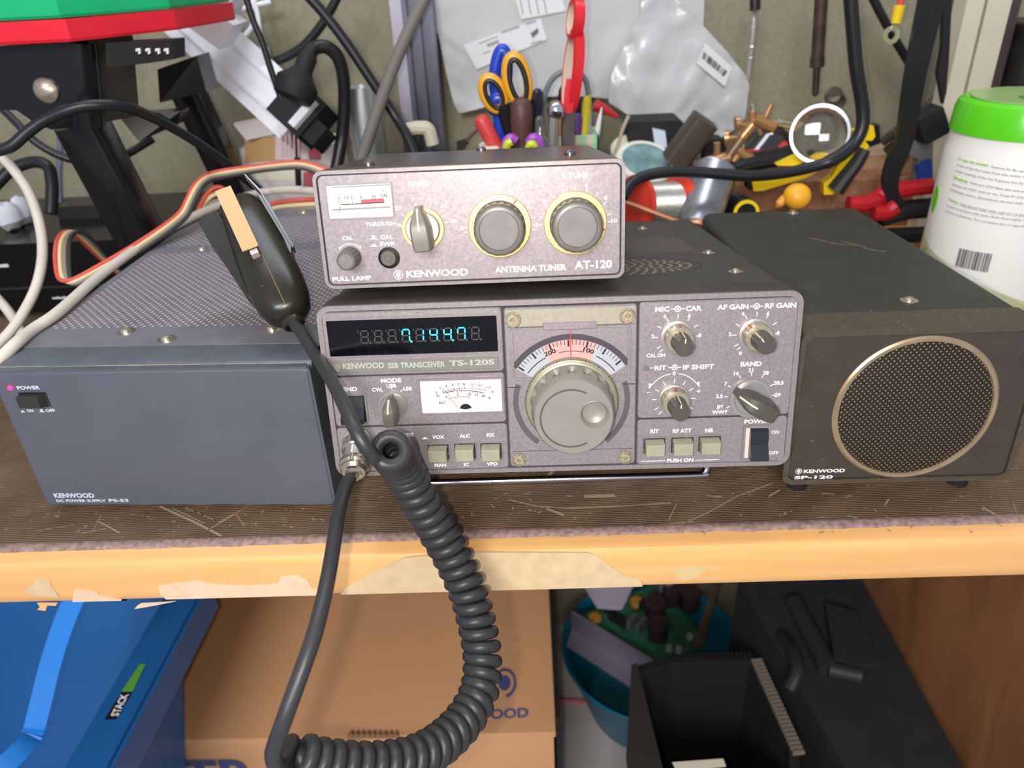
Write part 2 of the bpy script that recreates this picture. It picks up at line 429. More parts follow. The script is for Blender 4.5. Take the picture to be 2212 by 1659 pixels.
def twin_dot(b, x, z, y):                     # concentric-knob symbol
    b.arc(x, z, 1.1, 1.6, 0, 360, y, 20); b.arc(x, z, 0, .65, 0, 360, y, 12)
    b.line(x - 3.4, z, x - 1.6, z, .4, y); b.line(x + 1.6, z, x + 3.4, z, .4, y)
def push_icon(b, x, z, w, y, high):
    b.line(x - w / 2, z - .3, x + w / 2, z - .3, .45, y)
    h = 1.5 if high else .7
    b.flat([(x - w * .22, z - .1), (x + w * .22, z - .1), (x + w * .22, z + h), (x - w * .22, z + h)], y)

# ------------------------------------------------------------------ transceiver (tilted up on its wire stand)
TR = pose(-.00972, .1656)
ts = thing('transceiver', 'grey amateur radio transceiver with blue digital display and large tuning knob', 'radio', (.00133, -.00562, .0498), TR)
w2 = 120.5
MB(K).prism(rr(-w2 + .8, w2 - .8, .6, 93.4, 6), 22, 262).obj('case', perforated('case_vents', (62, 59, 54), (128, 110, 92), (30, 28, 26), .0043, .0029, .00082, (0, 1), regions=[(-.03, .092, .118, .178)]), ts)
MB(K).ring(rr(-w2, w2, 0, 94, 6.5), rr(-w2 + 2.6, w2 - 2.6, 2.4, 91.4, 4.5), 0, 3).loft([[(x, 3, z) for x, z in rr(-w2, w2, 0, 94, 6.5)], [(x, 22.5, z) for x, z in rr(-w2, w2, 0, 94, 6.5)]], False, True).obj('front_bezel', m_bezel, ts)
# the dark skin on the bezel's top, as far as the lid
MB(K).prism(rr(-w2 - .25, w2 + .25, -.25, 94.25, 6.7), 1.6, 22.8).obj('bezel_wrap', m_case, ts)
MB(K).box(-118.5, 118.5, 1.0, 2.9, 1.8, 92).obj('panel_back', m_groove, ts)
def sub(x0, x1, z0, z1, name='front_panel', y=.25, mat=None, r=2):
    return MB(K).prism(rr(x0, x1, z0, z1, r), y, 1.4, .5).obj(name, mat or m_panel, ts)
sub(-118.2, -27.7, 57.2, 90.8); sub(-117.6, -27.7, 29.0, 56.4); sub(-117.9, -27.5, 2.4, 28.1)
sub(40.5, 118.2, 28.9, 90.8); sub(40.5, 117.9, 2.2, 28.0)
sub(-26.6, 39.5, 3.0, 90.2, y=.3)
# display
MB(K).ring(rr(-117.0, -29.0, 66.9, 88.1, 1), rr(-115.8, -30.2, 68.0, 86.7, .6), -.4, .9).obj('display_frame', m_bezel, ts)
MB(K).box(-115.9, -30.1, -.1, .7, 67.9, 86.8).obj('display_window', M('display_black', (9, 10, 13), .12, nz=(300, .5), dust=(700, .74, (60, 62, 66))), ts)
SEG = {'a': (.08, 1, .92, 1), 'b': (1, .92, 1, .56), 'c': (1, .44, 1, .08), 'd': (.08, 0, .92, 0), 'e': (0, .08, 0, .44), 'f': (0, .56, 0, .92), 'g': (.08, .5, .92, .5)}
def digit(b, x, segs, dp, w=3.6, h=6.3, z=74.6, y=-.15):
    for s in segs:
        u0, v0, u1, v1 = SEG[s]; sl = .35
        b.line(x + u0 * w + v0 * sl, z + v0 * h, x + u1 * w + v1 * sl, z + v1 * h, .62, y)
    if dp: b.arc(x + w + .9, z, 0, .55, 0, 360, y, 10)
gh, lt = MB(K), MB(K)
lit = {3: ('abcf', 1), 4: ('bc', 0), 5: ('fgbc', 0), 6: ('fgbc', 1), 7: ('abcf', 0)}
for i in range(9):
    x = -99.2 + 7.0 * i
    on, dp = lit.get(i, ('', 0))
    digit(gh, x, [s for s in 'abcdefg' if s not in on], not dp, y=-.13)
    gh.line(x - 1.0, 80.2, x - .9, 81.3, .4, -.13)
    if on: digit(lt, x, on, dp, y=-.16)
gh.obj('unlit_digit_segments', M('ghost_segment', (66, 58, 58), .5), ts, 0)
lt.obj('lit_digits', M('vfd_cyan', (40, 215, 245), .5, emis=1.0), ts, 0)
MB(K).box(-116.4, -30.2, -.2, .5, 58.6, 65.3, ch=.3).obj('name_plate', M('name_plate_grey', (120, 120, 112), .4, spec=.4, nz=(300, .05)), ts)
b = MB(K); logo(b, -112.9, 62.0, 1.9, -.26)
b.text('KENWOOD', -110.1, -88.7, 61.0, 64.1, -.26); b.text('SSB TRANSCEIVER', -86.8, -57.5, 60.7, 63.7, -.26); b.text('TS-120S', -55.4, -32.3, 61.0, 64.0, -.26)
b.obj('name_lettering', M('name_silver', (188, 186, 176), .35, metal=.3), ts, 0)
# white silk-screen lettering of the whole front
b = MB(K); Y = .18
for t, x, z, h in (('CW', -94.0, 49.2, 2.1), ('LSB', -77.9, 49.3, 2.1), ('USB', -86.2, 51.1, 2.1), ('VOX', -64.1, 21.6, 2.1), ('ALC', -50.1, 21.8, 2.1), ('FIX', -36.3, 21.9, 2.1), ('MAN', -64.2, 5.2, 2.1), ('IC', -50.2, 5.1, 2.1), ('VFO', -36.4, 5.1, 2.1),
                   ('RIT', 49.5, 21.5, 2.2), ('RF ATT', 63.8, 21.3, 2.2), ('NB', 77.8, 21.1, 2.2), ('2', 47.4, 73.1, 2.0), ('4', 53.0, 83.3, 2.0), ('6', 65.1, 83.2, 2.0), ('8', 70.7, 72.9, 2.0), ('4', 91.3, 83.2, 2.0), ('6', 103.6, 83.0, 2.0), ('2', 85.6, 73.0, 2.0), ('8', 109.3, 72.8, 2.0), ('0', 91.3, 62.8, 2.0),
                   ('0', 58.7, 53.2, 2.1), ('14', 89.9, 52.1, 2.1), ('21', 97.1, 53.7, 2.1), ('28', 104.8, 52.0, 2.1), ('7', 85.0, 46.7, 2.1), ('28.5', 111.6, 46.4, 2.1), ('3.5', 82.1, 40.0, 2.1), ('29', 111.7, 39.8, 2.1), ('JJY', 82.8, 34.1, 2.1), ('WWY', 82.9, 31.2, 2.1)):
    b.ctext(t, x, z, h, Y)
for t, x0, x1, z, h in (('MODE', -91.4, -80.9, 54.0, 2.4), ('SEND', -113.5, -104.1, 49.9, 2.3), ('PHONES', -91.5, -77.1, 23.4, 2.1), ('MIC', 48.2, 55.4, 86.9, 2.6), ('CAR', 63.3, 71.0, 86.8, 2.6), ('AF GAIN', 78.7, 93.8, 86.9, 2.6), ('RF GAIN', 101.9, 117.0, 86.8, 2.6), ('CAL ON', 44.6, 53.9, 63.1, 2.0),
                        ('RIT', 48.7, 54.6, 56.4, 2.5), ('IF SHIFT', 63.0, 78.7, 56.3, 2.5), ('BAND', 91.8, 102.3, 57.0, 2.5), ('PUSH ON', 56.5, 70.3, 4.3, 2.1)):
    b.text(t, x0, x1, z - h / 2, z + h / 2, Y)
twin_dot(b, 59.3, 86.8, Y); twin_dot(b, 97.8, 86.8, Y); twin_dot(b, 58.8, 56.4, Y); b.line(46.2, 56.5, 48.0, 56.5, .4, Y)
push_icon(b, -71.2, 21.1, 3.4, Y, False)
b.line(42.9, 4.3, 55.6, 4.3, .35, Y); b.line(71.2, 4.2, 83.9, 4.2, .35, Y)
def ticks(cx, cz, r0, r1, angs, w=.42):
    for a in angs:
        t = math.radians(a); b.line(cx + r0 * math.cos(t), cz + r0 * math.sin(t), cx + r1 * math.cos(t), cz + r1 * math.sin(t), w, Y)
ticks(59.6, 72.5, 9.4, 11.6, [90 + 30 * k for k in (-3, -2, -1, 0, 1, 2, 3, 4)] + [222, 318])
ticks(98.2, 72.4, 9.4, 11.6, [90 + 30 * k for k in (-3, -2, -1, 0, 1, 2, 3, 4)] + [222, 318])
ticks(58.9, 39.2, 8.8, 11.2, [90 + 30 * k for k in (-4, -3, -2, -1, 0, 1, 2, 3, 4)] + [228, 312])
ticks(97.6, 39.6, 11.2, 13.0, [90, 62, 118, 28, 152, 180, 208, 0])
ticks(-86.3, 40.8, 8.4, 10.0, [90, 56, 124])
b.arc(58.9, 39.2, 13.7, 14.1, 36, 82, Y, 16); b.arc(58.9, 39.2, 13.7, 14.1, 98, 144, Y, 16)
b.flat([(46.0, 48.4), (47.9, 47.6), (46.0, 45.0)], Y); b.flat([(71.6, 48.4), (69.8, 47.6), (71.8, 45.0)], Y)
b.line(44.9, 43.3, 46.8, 43.3, .35, Y); b.line(70.4, 43.2, 72.4, 43.2, .35, Y); b.line(71.4, 42.2, 71.4, 44.2, .35, Y)
b.obj('lettering', m_white, ts, 0)
b = MB(K)
b.text('POWER', 95.7, 108.6, 24.3, 26.6, Y); b.text('ON', 110.0, 113.9, 18.2, 20.1, Y); b.text('OFF', 109.6, 114.6, 6.3, 8.2, Y)
b.obj('power_lettering', M('silk_pink', (226, 206, 196), .6), ts, 0)
MB(K).lathe([(1.5, -.6), (1.5, 0), (1.2, .3)], (44.6, .2, 56.5), (0, -1, 0), 16).obj('indicator_lamp', M('lamp_grey', (104, 108, 112), .25), ts)
# dial window
MB(K).ring(rr(-24.0, 36.4, 52.4, 80.0, 2), rr(-22.4, 34.9, 53.8, 78.7, 1), -.9, .6).obj('dial_frame', m_bezel, ts)
MB(K).loft([[(-25.6, .1, 79.9), (38.6, .1, 79.9), (38.6, -.7, 80.6), (-25.6, -.7, 80.6)], [(-25.6, .1, 89.2), (38.6, .1, 89.2), (38.6, -.1, 89.1), (-25.6, -.1, 89.1)]]).obj('dial_hood', M('hood_glare_tan', (150, 143, 126), .42, nz=(400, .08), dust=(900, .70, (110, 100, 84))), ts, 0)  # tan paints the flash glare into this sloped top strip of the plate
MB(K).box(-7.2, 19.4, -1.1, .2, 78.4, 82.2, ch=.3).obj('dial_tab', m_panel, ts)
MB(K).box(-22.6, 35.1, .0, .25, 53.6, 78.9).obj('dial_mask', m_panel, ts, 0)
dx, dz = 6.4, 39.7
b = MB(K); b.arc(dx, dz, 33.2, 36.2, 34, 146, -.04, 40); b.obj('dial_border', M('dial_border', (66, 60, 64), .6), ts, 0)
b = MB(K); b.arc(dx, dz, 23, 33.2, 34, 146, -.06, 60); b.obj('dial_scale', M('dial_white', (166, 168, 174), .5), ts, 0)
b = MB(K); b.arc(dx, dz, 23, 33.1, 66, 116, -.08, 30); b.obj('dial_glow_tint', M('dial_glow_pink', (206, 150, 144), .5), ts, 0)  # pink sector paints the red glow around the pointer into the dial
b = MB(K)
for k in range(-15, 16):
    a = math.radians(92 + 3.45 * k); big = k % 5 == 0
    b.line(dx + (29.6 if big else 30.6) * math.cos(a), dz + (29.6 if big else 30.6) * math.sin(a), dx + 33 * math.cos(a), dz + 33 * math.sin(a), .95 if big else .32, -.12)
b.arc(dx, dz, 27.0, 27.35, 76, 103, -.12, 14); b.arc(dx, dz, 27.0, 27.5, 36, 62, -.12, 14); b.arc(dx, dz, 27.0, 27.5, 118, 144, -.12, 14)
def turned(t, x, z, h, ang, w):
    ca, sa = math.cos(math.radians(ang)), math.sin(math.radians(ang))
    b.text(t, 0, 1, 0, 1, fn=lambda u, v: ((x + (u - .5) * w * ca - (v - .5) * h * sa) * K, -.12 * K, (z + (u - .5) * w * sa + (v - .5) * h * ca) * K))
turned('200', -4.1, 66.4, 2.4, 20, 6.2); turned('100', 15.4, 66.8, 2.4, -18, 5.6)
b.obj('dial_markings', M('ink_black', (24, 24, 26), .6), ts, 0)
b = MB(K); b.line(dx, 62, dx, 78.2, .42, -.3); b.obj('dial_pointer', M('pointer_red', (205, 52, 40), .5), ts, 0)
for x, z, r in ((-22.1, 84.1, 4.2), (34.7, 84.2, 4.1), (-21.9, 7.1, 3.7), (34.3, 6.9, 3.7)):
    s_ = MB(K).lathe([(r, 0), (r, .5), (r * .86, .7), (r * .8, .3)], (x, -.2, z), (0, -1, 0), 28).obj('screw_cup', M('worn_cup', (132, 124, 106), .6, metal=.1, nz=(900, .4)), ts)
    MB(K).lathe([(r * .66, 0), (r * .66, .5), (r * .58, .75), (r * .34, .75), (r * .32, .1)], (x, -.3, z), (0, -1, 0), 24).obj('screw', M('dusty_screw', (168, 152, 122), .55, metal=.35, nz=(900, .35)), s_)
# tuning knob
kn = MB(K).lathe([(24.1, 0), (24.1, 1.6), (23.2, 3.0), (22.6, 3.2), (22.6, 4.2), (21.6, 4.6)], (dx, 0, dz), (0, -1, 0), 72).obj('tuning_knob', M('knob_skirt', (150, 146, 122), .4, metal=.35, nz=(150, .08)), ts)
b = MB(K)
for k in range(100):
    a = 2 * PI * k / 100; r0, r1 = (23.9, 23.3) if k % 5 else (23.95, 23.25)
    u = Vector((math.cos(a), 0, math.sin(a))); t = Vector((-math.sin(a), 0, math.cos(a))) * (.12 if k % 5 else .25); c0 = Vector((dx, -1.72, dz))
    q0 = c0 + u * r0 + Vector((0, -.05, 0)); q1 = c0 + u * r1 + Vector((0, -1.25, 0))
    b.face([b.v(*(q0 + t)), b.v(*(q0 - t)), b.v(*(q1 - t)), b.v(*(q1 + t))])
b.obj('skirt_graduation', M('ink_black', (24, 24, 26)), kn, 0)
MB(K).lathe([(21.4, 4.4, 0), (21.4, 6.0, 0), (21.2, 7.0, 1), (20.9, 13.0, 1), (20.6, 14.5, 0), (20.2, 16.0, 0), (19.7, 21.0, 0), (19.1, 22.0, 0)], (dx, 0, dz), (0, -1, 0), 192, (16, .13), cap=False).obj('grip', M('tuning_grip', (128, 124, 112), .42, spec=.4, nz=(150, .07)), kn)
b = MB(K); o = circ(19.1, dx, dz, 72); m1 = circ(15.4, dx - .3, dz - .2, 72); m2 = circ(14.9, dx - .3, dz - .2, 72); hx, hz = dx + 10.2, dz + 1.4
hole = circ(6.9, hx, hz, 72)
b2 = [(x, -22.0, z) for x, z in o]
F0 = [b.v(*q) for q in b2]; F3 = [b.v(x, -22.0, z) for x, z in hole]
for i in range(72): b.face((F0[i], F0[(i + 1) % 72], F3[(i + 1) % 72], F3[i]))
b.obj('knob_face', M('knob_face_grey', (128, 125, 118), .42, spec=.4, nz=(120, .05)), kn, 0)
MB(K).arc(dx - 1.2, dz - .6, 14.6, 15.5, 60, 300, -22.06, 40).obj('face_groove', M('face_groove', (78, 75, 68), .5), kn, 0)
MB(K).loft([[(x, -22.35, z) for x, z in circ(7.25, hx, hz, 40)], [(x, -22.5, z) for x, z in circ(6.95, hx, hz, 40)], [(x, -21.6, z) for x, z in circ(6.5, hx, hz, 40)], [(x, -19.6, z) for x, z in circ(5.6, hx, hz, 40)], [(x, -18.6, z) for x, z in circ(3.8, hx, hz, 40)], [(x, -18.2, z) for x, z in circ(1.6, hx, hz, 40)]], False, True).obj('finger_dimple', M('dimple_grey', (140, 134, 124), .42, metal=.15, nz=(150, .1)), kn)
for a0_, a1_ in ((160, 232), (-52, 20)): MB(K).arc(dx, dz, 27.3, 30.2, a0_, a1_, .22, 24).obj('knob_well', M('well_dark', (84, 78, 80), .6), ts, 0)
b = MB(K); b.line(-25.4, 12.0, 38.3, 12.0, .3, .2); b.line(-26.3, 48.2, -20, 48.2, .5, .2); b.line(33, 48.2, 39.2, 48.2, .5, .2); b.obj('panel_joint', m_groove, ts, 0)
# signal meter
MB(K).ring(rr(-72.6, -28.3, 34.2, 54.4, 1), rr(-71.3, -29.5, 35.5, 53.3, .6), -.8, .8).obj('meter_frame', m_bezel, ts)
mt = MB(K).box(-71.4, -29.4, -.1, .8, 35.4, 53.4).obj('meter_face', M('meter_white', (246, 234, 228), .5), ts, 0)
def sm(u, v): return (-71.3 + (u - 930) * .0633, 53.3 - (v - (765 - (u - 930) * .0303)) * .0661)
b = MB(K); r_ = MB(K)
def st(B, t, u, v, h=1.35): x, z = sm(u, v); B.ctext(t, x, z, h, -.14)
for t, u, v in (('1', 1093, 822), ('3', 1143, 808), ('5', 1195, 797), ('7', 1243, 793), ('9', 1288, 793), ('S', 1060, 862), ('IC', 1073, 888), ('0', 1137, 897), ('5', 1232, 880), ('10', 1328, 876), ('15', 1385, 880), ('20', 1440, 888), ('A', 1490, 905), ('ALC', 1100, 945)): st(b, t, u, v, 1.5)
for t, u, v in (('+20', 1348, 795), ('+40', 1413, 800), ('+60', 1487, 815), ('dB', 1515, 853)): st(r_, t, u, v, 1.4)
def poly(B, pts, w):
    Q = [sm(*q) for q in pts]
    for p_, q_ in zip(Q, Q[1:]): B.line(p_[0], p_[1], q_[0], q_[1], w, -.14)
poly(b, [(1112, 858), (1160, 842), (1220, 832), (1300, 828)], .3); poly(r_, [(1300, 828), (1380, 830), (1465, 842)], .35)
poly(b, [(1112, 866), (1180, 850), (1260, 843), (1340, 845), (1445, 860)], .4); poly(b, [(1155, 912), (1200, 902), (1260, 896), (1320, 896)], .28)
for u, v0, v1 in ((1112, 835, 860), (1157, 825, 845), (1205, 815, 837), (1250, 812, 832), (1292, 808, 830), (1180, 830, 842), (1228, 824, 835), (1270, 820, 830), (1150, 850, 868), (1190, 848, 862), (1228, 846, 866), (1262, 845, 858), (1295, 845, 858), (1330, 845, 866), (1352, 846, 862), (1375, 848, 864), (1395, 850, 866), (1415, 853, 868), (1440, 856, 874), (1160, 908, 925), (1320, 895, 912)): poly(b, [(u, v0), (u, v1)], .3)
for u, v0, v1 in ((1360, 810, 830), (1415, 818, 836), (1450, 820, 840), (1468, 826, 846)): poly(r_, [(u, v0), (u, v1)], .3)
b.obj('meter_scale', M('ink_brown', (60, 40, 40), .6), mt, 0); r_.obj('meter_red_scale', M('ink_red', (214, 96, 100), .6), mt, 0)
b = MB(K); poly(b, [(1115, 822), (1175, 910), (1232, 998)], .4); b.obj('meter_needle', M('needle_orange', (226, 130, 96), .5), mt, 0)
x_, z_ = sm(1290, 1002); MB(K).arc(x_, z_, 0, 3.2, 12, 168, -.2, 12).obj('needle_pivot', m_black, mt, 0)
# mode switch, send switch, keys, power rocker
def pointer(name, x, z, ang, rd, disc, tip, mat, proud, l0, l1, wd_, root, dmat):
    d_ = MB(K).lathe([(rd, 0), (rd, .7), (rd * .985, .9)], (x, -.0, z), (0, -1, 0), 40).obj(name, dmat, root)
    MB(K).lathe([(rd * .84, .5), (rd * .80, 2.6), (rd * .76, 3.0)], (x, 0, z), (0, -1, 0), 40).obj('knob_base', m_alu if disc else mat, d_)
    ca, sa = math.cos(math.radians(ang)), math.sin(math.radians(ang))
    def q(al, ac, y): return (x + al * ca - ac * sa, -y, z + al * sa + ac * ca)
    secs = [(l0, .30, .58), (l0 * .86, .42, .70), (l0 * .45, .86, .93), (l0 * .10, 1.0, 1.0), (-l1 * .55, 1.0, 1.0), (-l1 * .92, .92, .99), (-l1, .80, .95)]
    MB(K).loft([[q(al, wd_ * kw, 1.5), q(al, wd_ * kw * .97, proud * kh * .8), q(al, wd_ * kw * .80, proud * kh * .97), q(al, wd_ * kw * .70, proud * kh), q(al, -wd_ * kw * .70, proud * kh), q(al, -wd_ * kw * .80, proud * kh * .97), q(al, -wd_ * kw * .97, proud * kh * .8), q(al, -wd_ * kw, 1.5)] for al, kw, kh in secs]).obj('knob_grip', mat, d_, .5)
    b = MB(K); lw = [(l0 * .99, .58), (l0 * .86, .70), (l0 * .45, .93), (l0 * .08, 1.0)]
    for (a0, h0), (a1, h1) in zip(lw, lw[1:]):
        b.face([b.v(*q(a0, .42, proud * h0 + .09)), b.v(*q(a0, -.42, proud * h0 + .09)), b.v(*q(a1, -.42, proud * h1 + .09)), b.v(*q(a1, .42, proud * h1 + .09))])
    b.obj('pointer_line', M('pointer_cream', (232, 206, 170), .5), d_, 0)
    return d_
pointer('mode_switch', -86.3, 40.7, 90, 7.6, True, 0, m_knob, 15, 6.6, 6.8, 3.5, ts, m_alu)
pointer('band_switch', 97.7, 38.8, 150, 10.6, True, 0, m_knob_dark, 16.5, 10.0, 10.4, 4.9, ts, m_alu)
MB(K).ring(rr(-114.5, -99.8, 31.0, 47.4, .6), rr(-113.6, -100.8, 32, 46.5, .4), -.5, .9).obj('switch_frame', m_bezel, ts)
MB(K).box(-113.7, -100.7, .0, .9, 31.9, 46.6).obj('switch_well', m_blackm, ts, 0)
MB(K).loft([[(-113, -.2, 46), (-101.4, -.2, 46), (-101.4, .2, 46), (-113, .2, 46)], [(-113, -1.2, 40), (-101.4, -1.2, 40), (-101.4, .2, 40), (-113, .2, 40)], [(-113, -6.5, 35.6), (-101.4, -6.5, 35.6), (-101.4, .2, 34), (-113, .2, 34)], [(-113, -6.5, 32.6), (-101.4, -6.5, 32.6), (-101.4, .2, 32.2), (-113, .2, 32.2)]]).obj('send_switch', m_black, ts, .4)
for x, z, hw in ((-64.5, 13.0, 5.6), (-50.3, 13.2, 5.6), (-36.5, 13.0, 5.6), (49.5, 13.2, 5.7), (64.0, 13.3, 5.8), (78.2, 13.5, 5.8)):
    wl = MB(K).ring(rr(x - hw - .7, x + hw + .7, z - 5.0, z + 5.2, .5), rr(x - hw, x + hw, z - 4.3, z + 4.5, .4), -.3, .9).obj('key_frame', m_bezel, ts)
    MB(K).box(x - hw - .2, x + hw + .2, .1, .9, z - 4.5, z + 4.7).obj('key_well', M('dusty_well', (42, 40, 38), .9, dust=(900, .6, (120, 116, 108))), wl, 0)
    MB(K).loft([[(x - hw + .7, .2, z + 3.7), (x + hw - .9, .2, z + 3.7), (x + hw - .9, .2, z - 4.0), (x - hw + .7, .2, z - 4.0)], [(x - hw + .7, -5.0, z + 2.6), (x + hw - .9, -5.0, z + 2.6), (x + hw - .9, -5.0, z - 3.9), (x - hw + .7, -5.0, z - 3.9)], [(x - hw + 1.0, -5.4, z + 2.2), (x + hw - 1.2, -5.4, z + 2.2), (x + hw - 1.2, -5.4, z - 3.6), (x - hw + 1.0, -5.4, z - 3.6)]]).obj('push_key', m_key, ts, .3)
MB(K).ring(rr(95.4, 109.4, 3.4, 23.4, .8), rr(96.6, 108.2, 4.8, 22.2, .5), -.7, .9).obj('power_switch_frame', m_bezel, ts)
MB(K).box(96.5, 108.3, -.05, .9, 4.7, 22.3).obj('power_switch_well', M('well_cream', (206, 190, 178), .6), ts, 0)
MB(K).loft([[(x, -y, z) for x, y, z in ((98.8, 0, q), (107.9, 0, q), (107.9, h, q), (98.8, h, q))] for q, h in ((21.8, 1.2), (20.8, 2.2), (16.0, 3.0), (13.6, 2.8), (9, 4.8), (5.8, 6.2), (5.2, 5.4))]).obj('power_rocker', M('rocker_black', (36, 38, 44), .25), ts, .35)
# concentric knobs
m_cknob = M('knob_champagne', (176, 166, 142), .33, metal=.6, nz=(300, .12))
for i, (x, z, ang) in enumerate(((59.6, 72.5, 86), (98.2, 72.4, 128), (58.9, 39.2, 88))):
    rd = 8.4 if i < 2 else 7.9
    d_ = MB(K).lathe([(rd, 0), (rd, 1.0), (rd * .93, 1.2)], (x, 0, z), (0, -1, 0), 40).obj('knob_disc', m_alu, ts)
    MB(K).lathe([(7.2, .8, 0), (7.2, 2, 1), (7.0, 7.0, 1), (6.9, 7.8, 0), (6.2, 8.3, 0)], (x, 0, z), (0, -1, 0), 96, (12, .09)).obj('outer_knob', m_cknob, d_)
    MB(K).lathe([(4.9, 8.0, 0), (4.9, 9, 1), (4.6, 18.4, 1), (4.35, 19.2, 0)], (x, 0, z), (0, -1, 0), 96, (11, .10)).obj('inner_knob', m_knob_dark, d_)
    ca, sa = math.cos(math.radians(ang)), math.sin(math.radians(ang)); b = MB(K)
    def q3(r, s_, y): return b.v(x + r * ca - s_ * sa, -y, z + r * sa + s_ * ca)
    b.face([q3(4.95, .28, 9), q3(4.95, -.28, 9), q3(4.72, -.28, 18.4), q3(4.72, .28, 18.4)]); b.face([q3(4.6, .28, 19.26), q3(4.6, -.28, 19.26), q3(2.4, -.28, 19.26), q3(2.4, .28, 19.26)])
    b.obj('pointer_line', M('pointer_cream', (232, 206, 170)), d_, 0)
    b = MB(K); b.face([q3(7.28, .4, 2), q3(7.28, -.4, 2), q3(7.1, -.4, 7.0), q3(7.1, .4, 7.0)]); b.obj('outer_mark', M('pointer_red', (205, 52, 40)), d_, 0)
# microphone socket, lid details, feet and wire stand
MB(K).lathe([(8.2, 0), (8.2, 1.5), (7.4, 2.0), (7.4, 3.0)], (-107.0, 0, 20.6), (0, -1, 0), 30).obj('microphone_socket', m_alu, ts)
for x, y in ((85.2, 65.8), (100.4, 52.6), (72.7, 222), (-85, 60), (-100, 222)):
    if abs(x) > 20 and (x, y) != (85.2, 65.8): screw('lid_screw', ts, x * K, y * K, .0934, .0021)
screw('lid_screw', ts, .0985, .112, .0934, .0021)
b = MB(K)
for ring_, (rx, ry, cnt) in enumerate(((44, 22, 40), (38.5, 19, 35), (33, 16, 30), (27.5, 13, 25), (22, 10, 20), (16, 7, 14), (10, 4, 9))):
    for k in range(cnt):
        a = 2 * PI * (k + .5 * (ring_ % 2)) / cnt; cx = 36 + rx * math.cos(a); cy = 76 + ry * math.sin(a)
        b.face([b.v(cx + 1.25 * math.cos(t * PI / 4), cy + 1.0 * math.sin(t * PI / 4), 93.46) for t in range(8)])
b.obj('speaker_holes', M('hole_dust', (168, 140, 112), .8), ts, 0)
b = MB(K)
for k in range(60):
    a0, a1 = 2 * PI * k / 60, 2 * PI * (k + 1) / 60
    b.face([b.v(36 + r * math.cos(a), 76 + r * .56 * math.sin(a), 93.45) for r, a in ((50, a0), (50.5, a0), (50.5, a1), (50, a1))])
b.obj('speaker_outline', m_blackm, ts, 0)
for x in (-95, 95): MB(K).cyl((x, 246, .6), (x, 246, -7.6), 7).obj('foot', m_rubber, ts)
tf = Matrix.Translation(Vector((.00133, -.00562, .0498))) @ TR.to_4x4()
ti = tf.inverted()
def L3(v): return ti @ Vector(v)
zl = .0024
P = [Vector((-.098, .058, .0405)), Vector((-.098, .0545, .012)), Vector((-.096, .052, .004)), Vector((-.090, .0515, zl)), Vector((.0, .0510, zl)), Vector((.087, .0505, zl)), Vector((.0935, .051, .004)), Vector((.0958, .0535, .012)), Vector((.0960, .058, .0405))]
b = MB(); b.tube([L3(q) for q in P], .0024, 12, 6); b.k = .9999
b.obj('wire_stand', M('rusty_chrome', (214, 216, 226), .15, metal=1, dust=(160, .72, (150, 100, 70))), ts)

# ------------------------------------------------------------------ antenna tuner (stands on the transceiver)
al = Matrix.Rotation(.0182, 3, 'Z')
AR = TR @ al
AO = tf @ Vector((-.0413, .01417, .100))
at_ = thing('antenna_tuner', 'small grey antenna tuner with two big round knobs standing on the transceiver', 'radio', AO, AR)
m_shell = M('tuner_shell', (96, 86, 72), .38, metal=.35, nz=(300, .1), dust=(800, .73, (190, 186, 170)))
m_lid = M('tuner_lid', (88, 84, 80), .30, metal=.45, nz=(120, .08), dust=(420, .73, (178, 176, 170)))
MB(K).ring(rr(-76.1, 76.1, 0, 58.1, 4.5), rr(-74.4, 74.4, 1.6, 56.4, 3.2), 0, 2.4).loft([[(x, 2.4, z) for x, z in rr(-76.1, 76.1, 0, 58.1, 4.5)], [(x, 16.8, z) for x, z in rr(-76.1, 76.1, 0, 58.1, 4.5)]], False, True).obj('front_bezel', m_bezel, at_)
MB(K).prism(rr(-76.3, 76.3, -.2, 58.3, 4.6), 1.4, 16.9).obj('bezel_wrap', m_shell, at_)
MB(K).prism(rr(-75.2, 75.2, .8, 58.25, 4.2), 16.9, 160).obj('case', m_lid, at_)
MB(K).box(-74.6, 74.6, 1.2, 2.2, 1.4, 56.6).obj('panel_back', m_groove, at_, 0)
MB(K).prism(rr(-73.8, 73.8, 2.1, 55.9, 2.6), .6, 2.0, .3).obj('front_panel', m_panel, at_)
for x, y in ((-54.3, 33.6), (52.7, 50), (0.1, 149)): screw('lid_screw', at_, x * K, y * K if y < 140 else .147, .0583, .0031, washer=False, mat=M('dark_screw', (130, 130, 135), .25, metal=.9))
for x in (-52, 52):
    for y in (30, 140): MB(K).cyl((x, y, 1), (x, y, -6.0), 6).obj('foot', m_rubber, at_)
b = MB(K); Y = .5
for t, x, z, h in (('3.5', -35.5, 39.1, 2.0), ('7', -27.9, 42.8, 2.0), ('14', -19.8, 42.6, 2.0), ('21', -13.1, 39.3, 2.0), ('28', -8.8, 31.8, 2.0), ('0', -4.7, 28.1, 2.0), ('2', -1.4, 39.2, 2.0), ('8', 28.6, 39.5, 2.0), ('0', 32.5, 28.3, 2.0), ('2', 36.4, 39.5, 2.0), ('4', 45.7, 46.8, 2.0), ('6', 57.3, 46.5, 2.0), ('8', 66.6, 40.0, 2.0), ('CAL', -62.2, 25.4, 2.1)): b.ctext(t, x, z, h, Y)
